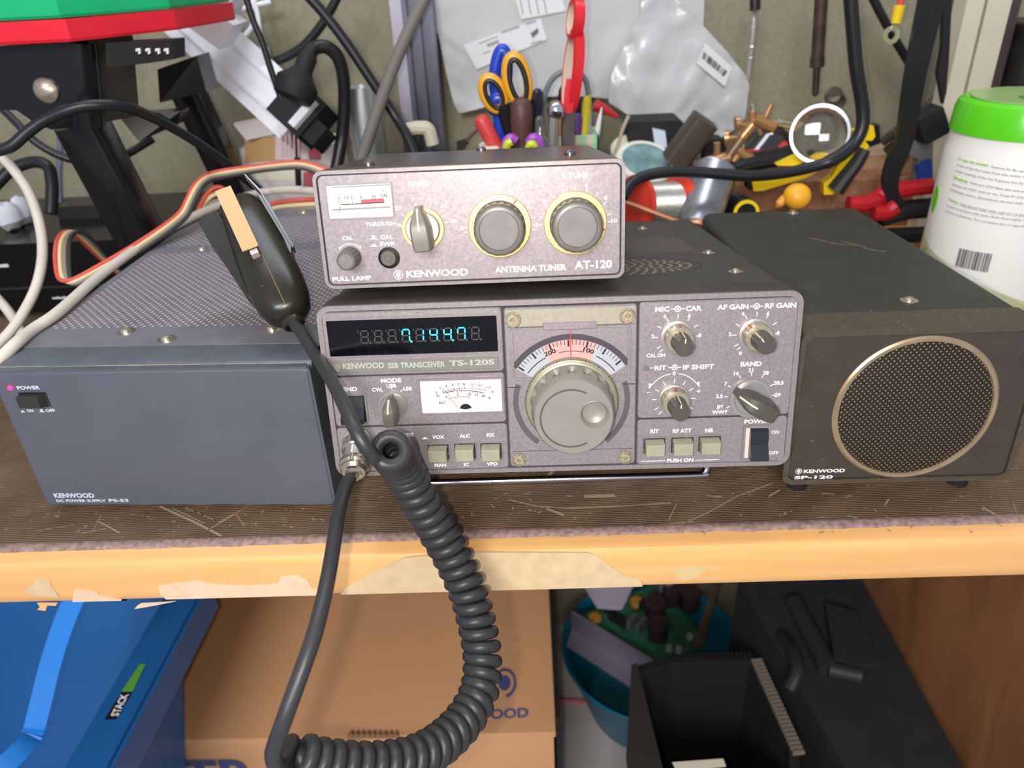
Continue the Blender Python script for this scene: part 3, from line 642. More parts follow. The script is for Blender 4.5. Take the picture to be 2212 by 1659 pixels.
for t, x0, x1, z, h in (('BAND', -29.5, -19.0, 50.4, 2.7), ('THROUGH', -52.6, -37.7, 31.8, 2.0), ('10', 69.4, 72.3, 28.7, 2.0), ('X TUNE', 44.5, 58.4, 51.1, 2.8), ('PULL LAMP', -72.2, -52.5, 5.0, 2.3), ('CAL', -45.8, -39.2, 25.2, 2.1), ('SWR', -46.5, -38.4, 21.8, 2.1), ('KENWOOD', -34.4, -2.9, 6.1, 3.6), ('ANTENNA TUNER', 10.7, 46.9, 6.5, 3.2), ('AT-120', 50.9, 69.9, 7.3, 4.3)): b.text(t, x0, x1, z - h / 2, z + h / 2, Y)
logo(b, -38.5, 5.9, 2.4, Y); push_icon(b, -49.2, 24.8, 3.8, Y, True); push_icon(b, -49.2, 21.2, 3.8, Y, False)
ticks(14.1, 28.2, 16.2, 18.2, [90 + 19.5 * k for k in (-5, -4, -3, -2, 2, 3, 4, 5)] + [180, 0])
ticks(51.5, 28.3, 16.2, 18.2, [90 + 19.5 * k for k in range(-4, 5)] + [180, 0], .45)
ticks(-24.0, 28.7, 10.8, 12.8, [102, 68, 40, 12, 144, 172])
b.line(-37.4, 31.6, -34.8, 31.0, .4, Y)
b.arc(-61.6, 15.4, 6.9, 7.4, 50, 130, Y, 14); b.flat([(-57.0, 20.6), (-55.9, 21.5), (-56.2, 19.4)], Y); b.flat([(-66.2, 20.6), (-67.3, 21.5), (-67.0, 19.4)], Y)
b.obj('lettering', m_white, at_, 0)
for x, fx in ((14.1, 0), (51.5, 1)):
    d_ = MB(K).lathe([(15.6, 0), (15.6, .9), (15.3, 1.2)], (x, .5, 28.3), (0, -1, 0), 64).obj('round_knob', m_gold, at_)
    MB(K).lathe([(12.7, .6, 0), (12.7, 2.2, 0), (12.4, 3, 1), (12.3, 9.5, 1), (12.3, 10.5, .2), (12.3, 13.6, .2), (11.8, 14.8, 0), (10.9, 15.2, 0)], (x, 0, 28.3), (0, -1, 0), 160, (20, .055)).obj('grip', m_knob, d_)
    MB(K).lathe([(11.0, 14.9), (10.9, 15.4), (9.6, 15.6), (9.4, 15.1), (9.0, 15.1)], (x, 0, 28.3), (0, -1, 0), 64).obj('knob_rim', M('knob_rim', (108, 103, 98), .35, nz=(200, .1)), d_)
    MB(K).lathe([(9.1, 15.0), (9.1, 15.25)], (x, 0, 28.3), (0, -1, 0), 48).obj('knob_cap', M('knob_cap', (120, 112, 112), .5, nz=(90, .12)), d_)
    a = math.radians(55 if not fx else -14); b = MB(K); b.line(x + 12.8 * math.cos(a), 28.3 + 12.8 * math.sin(a), x + 15.2 * math.cos(a), 28.3 + 15.2 * math.sin(a), .7, -.72); b.obj('red_mark', M('pointer_red', (205, 52, 40)), d_, 0)
pointer('band_switch', -24.0, 28.7, 95, 10.5, True, 0, M('knob_warm', (120, 113, 104), .36, spec=.5, nz=(120, .1)), 16.0, 11.4, 9.2, 5.0, at_, m_gold)
d_ = MB(K).lathe([(5.3, 0, 0), (5.3, 1.2, 0), (5.3, 2, 1), (5.0, 9.5, 1), (4.6, 11.6, 0), (4.1, 12.0, 0)], (-61.6, .5, 15.9), (0, -1, 0), 96, (14, .09)).obj('calibration_knob', m_knob, at_)
MB(K).lathe([(3.4, 11.8), (3.4, 12.2)], (-61.6, .5, 15.9), (0, -1, 0), 28).obj('knob_cap', M('knob_cap', (120, 112, 112)), d_)
MB(K).lathe([(5.4, 0), (5.4, .8), (4.9, 1.0), (4.7, .2)], (-42.3, .5, 14.9), (0, -1, 0), 32).obj('button_collar', m_black, at_)
MB(K).lathe([(3.9, 0), (3.8, 2.8), (3.4, 3.2), (1.9, 3.2), (1.7, 2.9)], (-42.3, .5, 14.9), (0, -1, 0), 32).obj('push_button', m_knob, at_)
MB(K).ring(rr(-70.6, -37.6, 34.6, 51.8, .8), rr(-69.8, -38.3, 35.3, 51.0, .5), -.3, .9).obj('meter_frame', m_bezel, at_)
mf = MB(K).box(-69.8, -38.3, .2, .9, 35.3, 51.0).obj('meter_face', M('meter_cream', (252, 250, 240), .4), at_, 0)
def am(u, v): return (-69.8 + (u - 135 - (v - 312) * .13) * .0738, 51 - (v - 312 + (u - 135) * .028) * .0722)
b = MB(K); Y2 = .15
for t, u, v in (('1', 228, 390), ('1.5', 271, 390), ('2', 307, 388), ('3', 368, 388), ('10', 455, 385), ('CAL', 523, 378)): x_, z_ = am(u, v); b.ctext(t, x_, z_, 1.45, Y2)
def pl2(B, pts, w):
    Q = [am(*q) for q in pts]
    for p_, q_ in zip(Q, Q[1:]): B.line(p_[0], p_[1], q_[0], q_[1], w, Y2)
pl2(b, [(236, 436), (525, 424)], .55)
for u, v0 in ((236, 408), (278, 416), (312, 408), (343, 416), (372, 405)): pl2(b, [(u, v0), (u + 3, 434)], .25)
pl2(b, [(515, 345), (520, 352)], .5); b.obj('meter_scale', M('ink_grey', (70, 70, 76), .6), mf, 0)
b = MB(K); pl2(b, [(372, 418), (524, 410)], 2.0); b.obj('meter_red_band', M('ink_crimson', (206, 84, 96), .6), mf, 0)
b = MB(K); pl2(b, [(218, 386), (230, 490)], .4); b.obj('meter_needle', M('needle_orange', (226, 130, 96)), mf, 0)
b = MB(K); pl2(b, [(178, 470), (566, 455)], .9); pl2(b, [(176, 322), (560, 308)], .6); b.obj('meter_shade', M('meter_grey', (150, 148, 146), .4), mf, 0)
MB(K).box(-69.7, -38.4, -.5, -.25, 35.4, 50.9).obj('meter_pane', m_pane, at_, 0)

# ------------------------------------------------------------------ loudspeaker
SR = pose(-.01325, .05021)
sp = thing('loudspeaker', 'black external loudspeaker with round metal grille at the right of the radios', 'speaker', (.19508, .01932, .016), SR)
m_spk = M('speaker_front', (62, 55, 48), .55, spec=.4, nz=(60, .14), dust=(600, .745, (130, 118, 100)))
m_spc = M('speaker_case', (54, 52, 46), .55, spec=.4, nz=(40, .12), bump=(1400, .12), dust=(380, .735, (140, 134, 118)))
hw, h = 64.7, 96.0
MB(K).prism(rr(-hw + .7, hw - .7, .7, h - 1.0, 6), 12, 259).obj('case', m_spc, sp)
MB(K).ring(rr(-hw, hw, 0, h, 6), rr(-hw + 3.2, hw - 3.2, 3, h - 3.2, 4), 0, 4).loft([[(x, 4, z) for x, z in rr(-hw, hw, 0, h, 6)], [(x, 26, z) for x, z in rr(-hw, hw, 0, h, 6)]], False, True).obj('front_bezel', M('speaker_bezel', (74, 64, 52), .5, nz=(200, .15), dust=(600, .70, (150, 134, 108))), sp)
MB(K).prism(rr(-hw + 3.6, hw - 3.6, 3.4, h - 3.6, 3.5), .9, 5, .4).obj('front_panel', m_spk, sp)
cx, cz, R = 2.4, 47.3, 44.4
MB(K).lathe([(R, -.6), (R, .6), (R - 1.2, 1.5), (R - 3.0, 1.3), (R - 3.8, -.4)], (cx, .9, cz), (0, -1, 0), 96, cap=False).obj('grille_ring', M('grille_ring', (190, 168, 132), .33, metal=.75, nz=(60, .15)), sp)
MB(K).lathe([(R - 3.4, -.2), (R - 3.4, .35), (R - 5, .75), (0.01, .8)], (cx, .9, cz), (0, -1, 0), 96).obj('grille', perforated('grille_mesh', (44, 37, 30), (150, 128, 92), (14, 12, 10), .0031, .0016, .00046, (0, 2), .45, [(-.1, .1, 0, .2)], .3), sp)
b = MB(K); logo(b, -55.4, 8.6, 1.9, .85); b.text('KENWOOD', -52.5, -29.2, 7.3, 9.7, .85); b.text('SP-120', -57.4, -35.4, 2.6 + .6, 5.4, .85); b.obj('lettering', m_white, sp, 0)
screw('lid_screw', sp, .0095, .0435, .0952, .0026); screw('lid_screw', sp, .0075, .250, .0952, .0023)
b = MB(K)
for pts in ([(-3, 178), (10, 160), (22, 154)], [(16, 166), (27, 150)], [(24, 148), (33, 138), (36, 140)]):
    for (x0, y0), (x1, y1) in zip(pts, pts[1:]):
        d_ = Vector((x1 - x0, y1 - y0)).normalized(); n_ = Vector((-d_.y, d_.x)) * .5
        b.face([b.v(x0 + n_.x, y0 + n_.y, 95.06), b.v(x0 - n_.x, y0 - n_.y, 95.06), b.v(x1 - n_.x, y1 - n_.y, 95.06), b.v(x1 + n_.x, y1 + n_.y, 95.06)])
b.obj('scuff_mark', M('scuff_tan', (132, 112, 88), .8), sp, 0)
for x in (-48, 48):
    MB(K).cyl((x, 20, 1), (x, 20, -14.2), 6).obj('foot', m_rubber, sp); MB(K).cyl((x, 240, 1), (x, 240, -3.4), 6).obj('foot', m_rubber, sp)

# ------------------------------------------------------------------ power supply
PR = Matrix.Rotation(-.0464, 3, 'Z')
ps = thing('power_supply', 'wide blue black power supply with perforated lid at the left of the radios', 'power supply', (-.22543, .03133, .006), PR)
m_psf = M('supply_front', (86, 89, 98), .5, spec=.4, nz=(25, .07), dust=(300, .76, (128, 128, 132)))
m_psb = M('supply_bezel', (82, 88, 95), .38, spec=.45, nz=(80, .1), dust=(500, .73, (122, 120, 112)))
H = 97.5
MB(K).loft([[(-91, 24.5, H), (92, 24.5, H), (92, 24.5, 2), (-91, 24.5, 2)], [(-91, 297, H), (92, 297, H), (92, 297, 2), (-91, 297, 2)]]).obj('lid', perforated('supply_lid', (116, 115, 120), (196, 182, 178), (44, 42, 44), .0056, .00275, .00100, (0, 1), .5, [(-.086, .087, .049, .186), (-.086, .087, .203, .276)], .15), ps, 0)
z1 = H - 1.0
MB(K).loft([[(x, y, z) for y, z in ((24.6, z1 + .6), (9.5, z1 + .2), (6.2, z1 - .8), (5.2, z1 - 3), (5.2, 1), (24.6, 1))] for x in (-91.4, 92.0)]).obj('front_bezel', m_psb, ps, .3)
MB(K).ring(rr(-91.4, 92.0, 0, 94.6, 3), rr(-90.2, 90.4, .6, 92.4, 2.5), .8, 5.4).obj('panel_rim', m_psb, ps)
MB(K).prism(rr(-90.9, 90.9, -.2, 93.3, 2.5), 0, 3.4, .8).obj('front_panel', m_psf, ps)
b = MB(K)
for k in range(90):
    x = -89 + 2 * k
    b.face([b.v(x, 3.4, 93.5), b.v(x + 2, 3.4, 93.5), b.v(x + 2, 5.3, 94.75), b.v(x, 5.3, 94.75)])
b.obj('dust_line', M('dust_tan', (168, 150, 122), .9, nz=(120, .35)), ps, 0)
b = MB(K); Y = -.08
b.text('POWER', -78.7, -65.1, 82.8, 85.2, Y); b.text('ON', -78.6, -74.5, 67.8, 69.8, Y); b.text('OFF', -67.2, -61.5, 67.8, 69.8, Y)
b.text('KENWOOD', -84.0, -58.3, 5.8, 9.4, Y); b.text('DC POWER SUPPLY', -84.0, -52.1, 2.5, 4.6, Y); b.text('PS-53', -50.1, -37.6, 2.6, 4.9, Y)
push_icon(b, -81.2, 68.3, 2.6, Y, False); push_icon(b, -69.6, 68.3, 3.2, Y, True)
b.obj('lettering', M('silk_blue_white', (206, 212, 226), .6), ps, 0)
MB(K).lathe([(1.6, 0), (1.6, .5), (1.1, 1.2), (.4, 1.5)], (-82.6, .1, 84.0), (0, -1, 0), 20).obj('power_lamp', M('led_magenta', (232, 40, 130), .3, emis=.7), ps)
sw = MB(K).ring(rr(-79.3, -62.8, 71.6, 81.0, .6), rr(-78.6, -63.5, 72.3, 80.3, .4), -.25, .6).obj('switch_frame', m_blackm, ps)
MB(K).loft([[(-78.4, .3, 80.2), (-63.8, .3, 80.2), (-63.8, .3, 72.6), (-78.4, .3, 72.6)], [(-78.4, -4.5, 79.8), (-65.6, -4.5, 79.8), (-65.6, -4.5, 73), (-78.4, -4.5, 73)]]).obj('push_switch', M('switch_dark', (50, 48, 42), .2), sw, .3)
for x, y in ((-33, 43.5), (-2.2, 32.0), (57.5, 43.5), (-50, 194.5), (3, 288)):
    screw('lid_screw', ps, x * K, y * K, H * K, .0030 if y < 50 else .0026, mat=M('bright_screw', (214, 208, 190), .25, metal=.9))
for x in (-75, 75):
    for y in (40, 270): MB(K).cyl((x, y, 2.2), (x, y, -5.8), 8).obj('foot', m_rubber, ps)
# ------------------------------------------------------------------ hand microphone with its coiled cord
m_mic = M('mic_brown_black', (40, 37, 28), .30, spec=.5, nz=(90, .12), dust=(520, .75, (110, 108, 90)))
m_cord = M('cord_black', (46, 46, 48), .42, spec=.45, dust=(700, .76, (110, 104, 96)))
Nn = az(629, 687, .121)
r_ = ray(508, 428)
t = 0.3
while (CAMP + r_ * t - Nn).length > .092 or (CAMP + r_ * t).y < Nn.y: t += .0005
Tt = CAMP + r_ * t
for _ in range(400):
    if (CAMP + r_ * (t + .0005) - Nn).length > .092: break
    t += .0005
Tt = CAMP + r_ * t
mic = thing('hand_microphone', 'black hand microphone with tan metal clip lying on the perforated lid', 'microphone', Nn)
ax_ = (Tt - Nn).normalized(); Lm = (Tt - Nn).length
nb = (CAMP - (Nn + Tt) / 2); nb = (nb - ax_ * nb.dot(ax_)).normalized(); sd = ax_.cross(nb).normalized()
if sd.x < 0: sd = -sd
def mp(t, s_, n_): return Nn + ax_ * (t * Lm) + sd * s_ + nb * n_
prof_ = [(-.015, .0040, .004, 0), (.0, .0085, .009, 0), (.05, .0125, .012, -.001), (.14, .0152, .0145, -.002), (.28, .0164, .0155, -.003), (.45, .0162, .016, -.004), (.62, .0155, .016, -.005), (.78, .0147, .0155, -.005), (.90, .0136, .0145, -.006), (.97, .0118, .0125, -.007), (1.0, .0085, .010, -.007)]
loops = []
for t_, hwid, ht, off in prof_:
    lp = []
    for k in range(28):
        a = 2 * PI * k / 28; c, s_ = math.cos(a), math.sin(a); e = .78
        lp.append(tuple(mp(t_, hwid * math.copysign(abs(c) ** e, c), off + ht * math.copysign(abs(s_) ** e, s_))))
    loops.append(lp)
MB().loft(loops).obj('body', m_mic, mic, .9)
MB().tube([mp(t_, .0002, o + .0003) for t_, o in ((.03, .0105), (.14, .0122), (.28, .0122), (.40, .0118), (.47, .0114))], .00035, 6).obj('body_seam', M('seam_tan', (110, 94, 60), .7), mic)
MB().lathe([(.0060, -.001), (.0066, .001), (.0062, .0035), (.0050, .0042), (.0046, .001)], Nn - ax_ * .0015, -ax_, 24).obj('cord_collar', m_mic, mic)
m_clip = M('clip_brass', (192, 160, 112), .42, metal=.25)
c0, c1, so, no = .44, .93, -.0040, .0165
cl = [mp(c0, so - .0046, no), mp(c0, so + .0046, no), mp(c1, so + .0046, no + .001), mp(c1 + .035, so + .0046, no - .003), mp(c1 + .035, so - .0046, no - .003), mp(c1, so - .0046, no + .001)]
b = MB(); b.extr([cl[0], cl[1], cl[2], cl[5]], nb * .0008); b.extr([cl[5], cl[2], cl[3], cl[4]], nb * .0008); b.obj('clip', m_clip, mic, 0)
MB().obox(mp(c0 - .02, so + .001, .013), (ax_, sd, nb), (.0016, .0022, .003)).obj('clip_hinge', M('hinge_pink', (196, 176, 178), .4, metal=.3), mic, 0)
lev = [(.90, -.0130), (.905, -.0205), (.875, -.0245), (.78, -.0240), (.62, -.0215), (.46, -.0195), (.33, -.0180), (.24, -.0155), (.20, -.0125), (.40, -.012), (.8, -.011)]
MB().extr([mp(t_, s_, .006 - .004 * (1 - t_)) for t_, s_ in lev], -nb * .016).obj('talk_lever', M('lever_black', (34, 33, 28), .38, spec=.4), mic, .5)
MB().extr([mp(t_, s_, .004) for t_, s_ in ((.40, .0150), (.46, .0170), (.84, .0168), (.95, .0130), (.90, .0128), (.55, .0152))], -nb * .010).obj('side_trim', M('trim_grey', (120, 120, 118), .4, metal=.4), mic, 0)
MB().extr([mp(t_, s_, .006) for t_, s_ in ((.42, .0172), (.44, .0184), (.95, .0150), (1.10, .0112), (1.10, .0106), (.92, .0146))], -nb * .006).obj('grille_edge', M('edge_steel', (110, 112, 112), .25, metal=.8), mic, 0)
Cr = .0033
pts = [(633, 696, .414), (652, 720, .404), (680, 765, .388), (712, 815, .364), (740, 868, .345), (764, 920, .332), (786, 960, .330), (806, 988, .334)]
ctr = [(843, 973, .338), (847, 978, .350), (856, 992, .364), (876, 1026, .378), (904, 1078, .386), (940, 1138, .393), (978, 1205, .397), (1010, 1275, .398), (1030, 1345, .398), (1042, 1420, .396), (1036, 1490, .390), (1008, 1548, .380), (962, 1598, .366), (905, 1634, .352), (835, 1652, .340), (760, 1655, .330), (690, 1648, .322), (632, 1636, .315)]
Cc = [ad(*q) for q in ctr]
cs = spline(Cc, 24)
lens = [0]
for a, c in zip(cs, cs[1:]): lens.append(lens[-1] + (c - a).length)
tot = lens[-1]; pitch = .00690; turns = int(tot / pitch); R_ = .0074; out = []
u = None; j = 0; per = 16
nrm = turns * per
start_u = (ad(815, 992, .338) - Cc[0])
for i in range(nrm + 1):
    d = tot * i / nrm
    while j < len(lens) - 2 and lens[j + 1] < d: j += 1
    f = (d - lens[j]) / max(1e-9, lens[j + 1] - lens[j]); p = cs[j].lerp(cs[j + 1], f)
    tg = (cs[min(j + 3, len(cs) - 1)] - cs[max(0, j - 2)]).normalized()
    if u is None: u = (start_u - tg * start_u.dot(tg)).normalized()
    u = (u - tg * u.dot(tg)).normalized(); w = tg.cross(u)
    a = -2 * PI * i / per
    rr_ = R_ * (.92 if i < per else 1)
    out.append(p + u * (rr_ * math.cos(a)) + w * (rr_ * math.sin(a)))
lead = spline([ad(*q) for q in pts], 6)
tail = spline([out[-1], ad(604, 1652, .300), ad(590, 1628, .288), ad(612, 1560, .280), ad(648, 1460, .283), ad(682, 1360, .292), ad(706, 1260, .308), ad(720, 1180, .326), ad(731, 1110, .345), ad(745, 1055, .366), ad(756, 1034, .378)], 6)
MB().tube([Nn - ax_ * .001] + lead, Cr, 12, smooth=False).obj('straight_cord', m_cord, mic, 1.2)
MB().tube([lead[-2], lead[-1]] + out, Cr, 12, smooth=False).obj('coiled_cord', m_cord, mic, 1.2)
MB().tube(tail, Cr, 12, smooth=False).obj('straight_cord', m_cord, mic, 1.2)
pb = tf @ Vector((-.1070, -.0015, .0206)); pe = ad(764, 1022, .382); da = (pe - pb); Lc = da.length
m_nick = M('nickel', (206, 196, 178), .22, metal=.95)
cn = MB().lathe([(.0074, 0), (.0078, .001), (.0078, .006), (.0070, .0066), (.0066, .0075), (.0066, Lc * .62), (.0062, Lc * .66)], pb, da, 30).obj('plug', m_nick, mic)
MB().lathe([(.0072, Lc * .64), (.0080, Lc * .70), (.0080, Lc * .80), (.0070, Lc * .84), (.0070, Lc * .92), (.0058, Lc), (.0042, Lc * 1.01), (.0038, Lc * .9)], pb, da, 30).obj('plug_nut', m_nick, cn)
b = MB(); _, u_, w_ = axes(da)
for s_ in (-1, 1): b.cyl(pb + da * .82 + u_ * (.0074 * s_) - da.normalized() * .003, pb + da * .82 + u_ * (.0074 * s_) + da.normalized() * .002, .0011, None, 10)
b.obj('plug_screws', m_nick, cn)

# ------------------------------------------------------------------ cables at the left
m_ivory = M('cable_ivory', (208, 200, 184), .5, nz=(60, .05), dust=(300, .77, (130, 120, 104)))
def cable(name, label, pts, r, mat, group=None, n=10, raw=False):
    P = [q if isinstance(q, Vector) else ad(*q) for q in pts]
    return tag(MB().tube(P, r, n, 7).obj(name, mat, None, 1.2), label, 'cable', group)
zt = .1035 + .0041
cable('coax_cable', 'thick ivory cable lying along the left edge of the perforated lid', [az(760, 424, .125), az(700, 416, .118), az(640, 410, zt + .006), az(585, 412, zt + .002), az(538, 422, zt), az(490, 438, zt), az(443, 456, zt), az(380, 487, zt), az(316, 523, zt), az(221, 591, zt), az(127, 673, zt), az(70, 712, zt - .001), az(30, 746, zt - .001), az(-20, 795, .1005)], .0036, m_ivory)
cable('coax_cable', 'thick ivory cable arching in a loop at the far left edge', [(-70, 280, .56), (0, 336, .57), (32, 370, .575), (62, 415, .58), (84, 478, .585), (92, 540, .585), (84, 600, .58), (62, 655, .57), (22, 716, .56), (-40, 775, .55)], .0038, m_ivory)
cable('coax_cable', 'short ivory cable dropping to the bench below the ivory loop', [(-60, 590, .62), (-10, 640, .615), (20, 675, .61), (40, 708, .60), (50, 745, .60), (50, 775, .61)], .0038, m_ivory)
m_rb = [M('wire_red', (206, 84, 66), .55), M('wire_cream', (222, 196, 148), .55), M('wire_grey', (140, 130, 112), .55), M('wire_black', (56, 54, 50), .55)]
rb = thing('ribbon_cable', 'flat cable of red cream grey and black wires looping over the lid', 'cable', ad(150, 600, .60))
RD = [(760, 390, .70), (700, 360, .70), (649, 347, .70), (585, 352, .695), (522, 360, .685), (468, 368, .675), (437, 379, .66), (415, 401, .65), (399, 433, .645), (384, 458, .64), (348, 487, .625), (285, 528, .605), (221, 566, .59), (160, 599, .58), (134, 606, .58), (119, 594, .585), (114, 553, .60), (119, 518, .61), (136, 500, .62), (158, 506, .63), (186, 534, .645), (222, 566, .665), (250, 590, .68)]
DK = [(760, 408, .70), (690, 381, .70), (649, 366, .70), (585, 369, .695), (522, 378, .685), (475, 388, .675), (450, 396, .66), (434, 414, .65), (420, 442, .645), (406, 470, .64), (366, 504, .625), (290, 555, .605), (222, 592, .59), (180, 616, .582), (158, 612, .582), (155, 590, .587), (154, 552, .602), (155, 525, .613), (160, 508, .622), (176, 500, .63), (204, 520, .645), (236, 556, .665), (262, 580, .68)]
for k, (nm, mt_) in enumerate(zip(('red_wire', 'cream_wire', 'grey_wire', 'black_wire'), m_rb)):
    f = (k + .5) / 4
    MB().tube([ad(a[0], a[1], a[2] - .028).lerp(ad(c[0], c[1], c[2] - .028), f) for a, c in zip(RD, DK)], .0016, 8, 6).obj(nm, mt_, rb, 1.2)
rb2 = thing('ribbon_cable', 'second flat striped cable ducking under the ivory cable behind the microphone', 'cable', ad(480, 430, .70))
for k, mt_ in enumerate(m_rb):
    MB().tube([ad(690, 430 + 11 * k, .71), ad(620, 434 + 11 * k, .71), ad(560, 444 + 10 * k, .705), ad(510, 432 + 10 * k, .70), ad(478, 405 + 14 * k, .70), ad(452, 414 + 14 * k + 0, .70), ad(430, 452 + 8 * k, .69), ad(418, 500 + 6 * k, .68)], .0021, 8).obj(('red_wire', 'cream_wire', 'grey_wire', 'black_wire')[k], mt_, rb2, 1.2)
m_cb = M('cable_black', (30, 30, 32), .38, spec=.5)
cable('power_cable', 'black cable arching in front of the black stand legs', [(-30, 330, .545), (20, 318, .545), (60, 285, .545), (100, 258, .545), (160, 234, .545), (215, 226, .55), (270, 230, .565), (330, 254, .60), (400, 292, .64), (460, 332, .67), (510, 370, .70), (560, 410, .73)], .0042, m_cb)
cable('power_cable', 'thin black cable sagging behind the front leg of the stand', [(5, 235, .68), (40, 270, .68), (75, 305, .685), (115, 330, .69), (160, 346, .695), (215, 352, .70), (270, 335, .71), (330, 300, .72)], .0036, m_cb)
cable('power_cable', 'thick black cord bent like a hook above the black device', [(-20, 410, .66), (20, 370, .66), (50, 355, .66), (80, 350, .66), (105, 362, .66), (112, 395, .66), (112, 430, .66), (110, 462, .66)], .0052, m_cb)
cable('speaker_wire', 'thin grey wire hanging against the wall behind the stand', [(129, 282, .84), (130, 330, .84), (128, 380, .84), (130, 440, .84)], .0032, M('wire_lead', (92, 90, 104), .5))

# black device at the far left, behind the supply
dv = thing('device_box', 'glossy black electronic box behind the ivory loop with tiny white print', 'electronics', (-.57, .36, 0))
m_gloss = M('gloss_black', (16, 16, 18), .18)
MB().box(-.80, -.350, .352, .52, .004, .075, .004).obj('case', m_gloss, dv, .4)
MB().box(-.80, -.355, .3500, .3522, .030, .0315).obj('seam_line', M('seam_grey', (46, 46, 48)), dv, 0)
b = MB()
for (x0, x1, y0, y1) in ((-12, 16, 566, 578), (114, 156, 638, 646)):
    q0, q1 = at(x0, y1, .3515), at(x1, y0, .3515); n_ = 9
    for k in range(n_):
        x = q0.x + (q1.x - q0.x) * k / n_; h_ = (q1.z - q0.z) * (.5 + .5 * abs(noise.noise(Vector((k * 1.7, x0, 0)))))
        b.box(x, x + (q1.x - q0.x) / n_ * .7, .3512, .3522, q0.z, q0.z + h_)
    b.obj('printed_mark', m_white, dv, 0); b = MB()
b.b.free()
for x in (-.75, -.39):
    for y in (.37, .50): MB().cyl((x, y, 0), (x, y, .006), .01).obj('foot', m_rubber, dv)
for i, (x0, y0, x1, y1, lab) in enumerate(((2, 452, 36, 478, 'crumpled white tissue on the black box beside the ivory loop'), (38, 458, 66, 482, 'small pale plastic scrap on the black box behind the ivory loop'))):
    q0, q1 = at(x0, y1, .40 + .02 * i), at(x1, y0, .40 + .02 * i); c = (q0 + q1) / 2; c.z = .090
    b = MB(); lo = []
    for r, h_ in ((.6, -.013), (1, -.006), (.9, .004), (.5, .011), (.15, .013)):
        lo.append([(c.x + (q1.x - q0.x) * .5 * r * math.cos(a) * (1 + .25 * noise.noise(Vector((a * 2, h_ * 300, i)))), c.y + .015 * r * math.sin(a), c.z + h_ * (1 + .3 * noise.noise(Vector((a, 3, i))))) for a in [2 * PI * k / 12 for k in range(12)]])
    b.loft(lo)
    tag(b.obj('tissue' if not i else 'plastic_scrap', M('tissue_white', (200, 202, 206), .8)), lab, 'litter')
tag(MB().box(-.50, -.455, .43, .46, .075, .088, .002).obj('metal_bracket', M('bracket_steel', (70, 66, 62), .3, metal=.6)), 'small dark metal bracket on top of the black box', 'bracket')

# ------------------------------------------------------------------ black stand with red and green trays
stn = thing('tool_stand', 'black stand on splayed legs carrying the red and green trays', 'stand', (-.40, .42, .075))
m_bs = M('stand_black', (24, 24, 26), .22, spec=.5, dust=(400, .77, (90, 84, 78)))
def quad_box(pts, Y, dep, name, mat, root, smooth=.5): return MB().extr([at(x, y, Y) for x, y in pts], (0, dep, 0)).obj(name, mat, root, smooth)
Ya = .26
fc = [at(-40, 102, Ya), at(150, 92, Ya), at(172, 275, Ya), at(110, 280, Ya), at(70, 262, Ya), at(35, 238, Ya), at(-40, 236, Ya)]
MB().extr(fc, (0, .05, 0)).obj('apron', m_bs, stn, 0)
A0, A1 = at(150, 92, Ya), at(172, 275, Ya)
MB().cyl(A0 + Vector((.000, .012, 0)), A1 + Vector((.000, .012, 0)), .0125, None, 20).obj('corner_post', m_bs, stn)
sdv = at(292, 95, .305) - A0 - Vector((.008, .012, 0)); sdv.z = 0
MB().extr([A0 + Vector((.008, .012, 0)), A0 + Vector((.008, .012, 0)) + sdv, A1 + Vector((.008, .012, 0)) + sdv , A1 + Vector((.008, .012, 0))], (-.006, .008, 0)).obj('side_apron', M('stand_brown', (52, 48, 42), .35), stn, 0)
def leg(p, q, w, d): 
    p, q = Vector(p), Vector(q); a, u_, w_ = axes(q - p, (0, 1, 0))
    o = rrect(w, d, w * .22); b = MB()
    return b.loft([[tuple(p + w_ * x + u_ * z) for x, z in o], [tuple(q + w_ * x + u_ * z) for x, z in o]])
leg(at(175, 262, .29), at(372, 640, .315), .036, .034).obj('leg', m_bs, stn, .5)
leg(at(398, 180, .44), at(530, 460, .455), .028, .030).obj('leg', m_bs, stn, .5)
MB().extr([at(340, 150, .37), at(425, 120, .39), at(446, 198, .39), at(345, 222, .37)], (0, .03, 0)).obj('rear_bracket', m_bs, stn, 0)
MB().extr([at(255, 250, .36), at(390, 240, .38), at(385, 268, .38), at(300, 306, .36)], (0, .02, 0)).obj('lower_tray', m_bs, stn, 0)
bp = MB(); bp.extr([at(228, 93, .270), at(372, 86, .300), at(374, 128, .300), at(330, 135, .292), at(240, 146, .272), at(229, 142, .270)], (.002, .02, 0)).obj('slot_block', M('block_grey', (44, 42, 40), .35), stn, 0)
b = MB()
for x in (298, 319, 340, 359): b.extr([at(x - 5, 105, .2825 + (x - 298) * .00021), at(x + 4, 104, .2825 + (x - 298) * .00021), at(x + 5, 116, .2825 + (x - 298) * .00021), at(x, 117, .2825 + (x - 298) * .00021), at(x + 1, 109, .2825 + (x - 298) * .00021), at(x - 5, 112, .2825 + (x - 298) * .00021)], (0, .002, 0))
b.obj('slot_marks', M('mark_white', (225, 220, 220), .4), stn, 0)
qs = at(101, 195, Ya); MB().lathe([(.009, 0), (.009, .002), (.006, .005), (.002, .006)], qs, (0, -1, 0), 24).obj('screw', m_screw, stn)
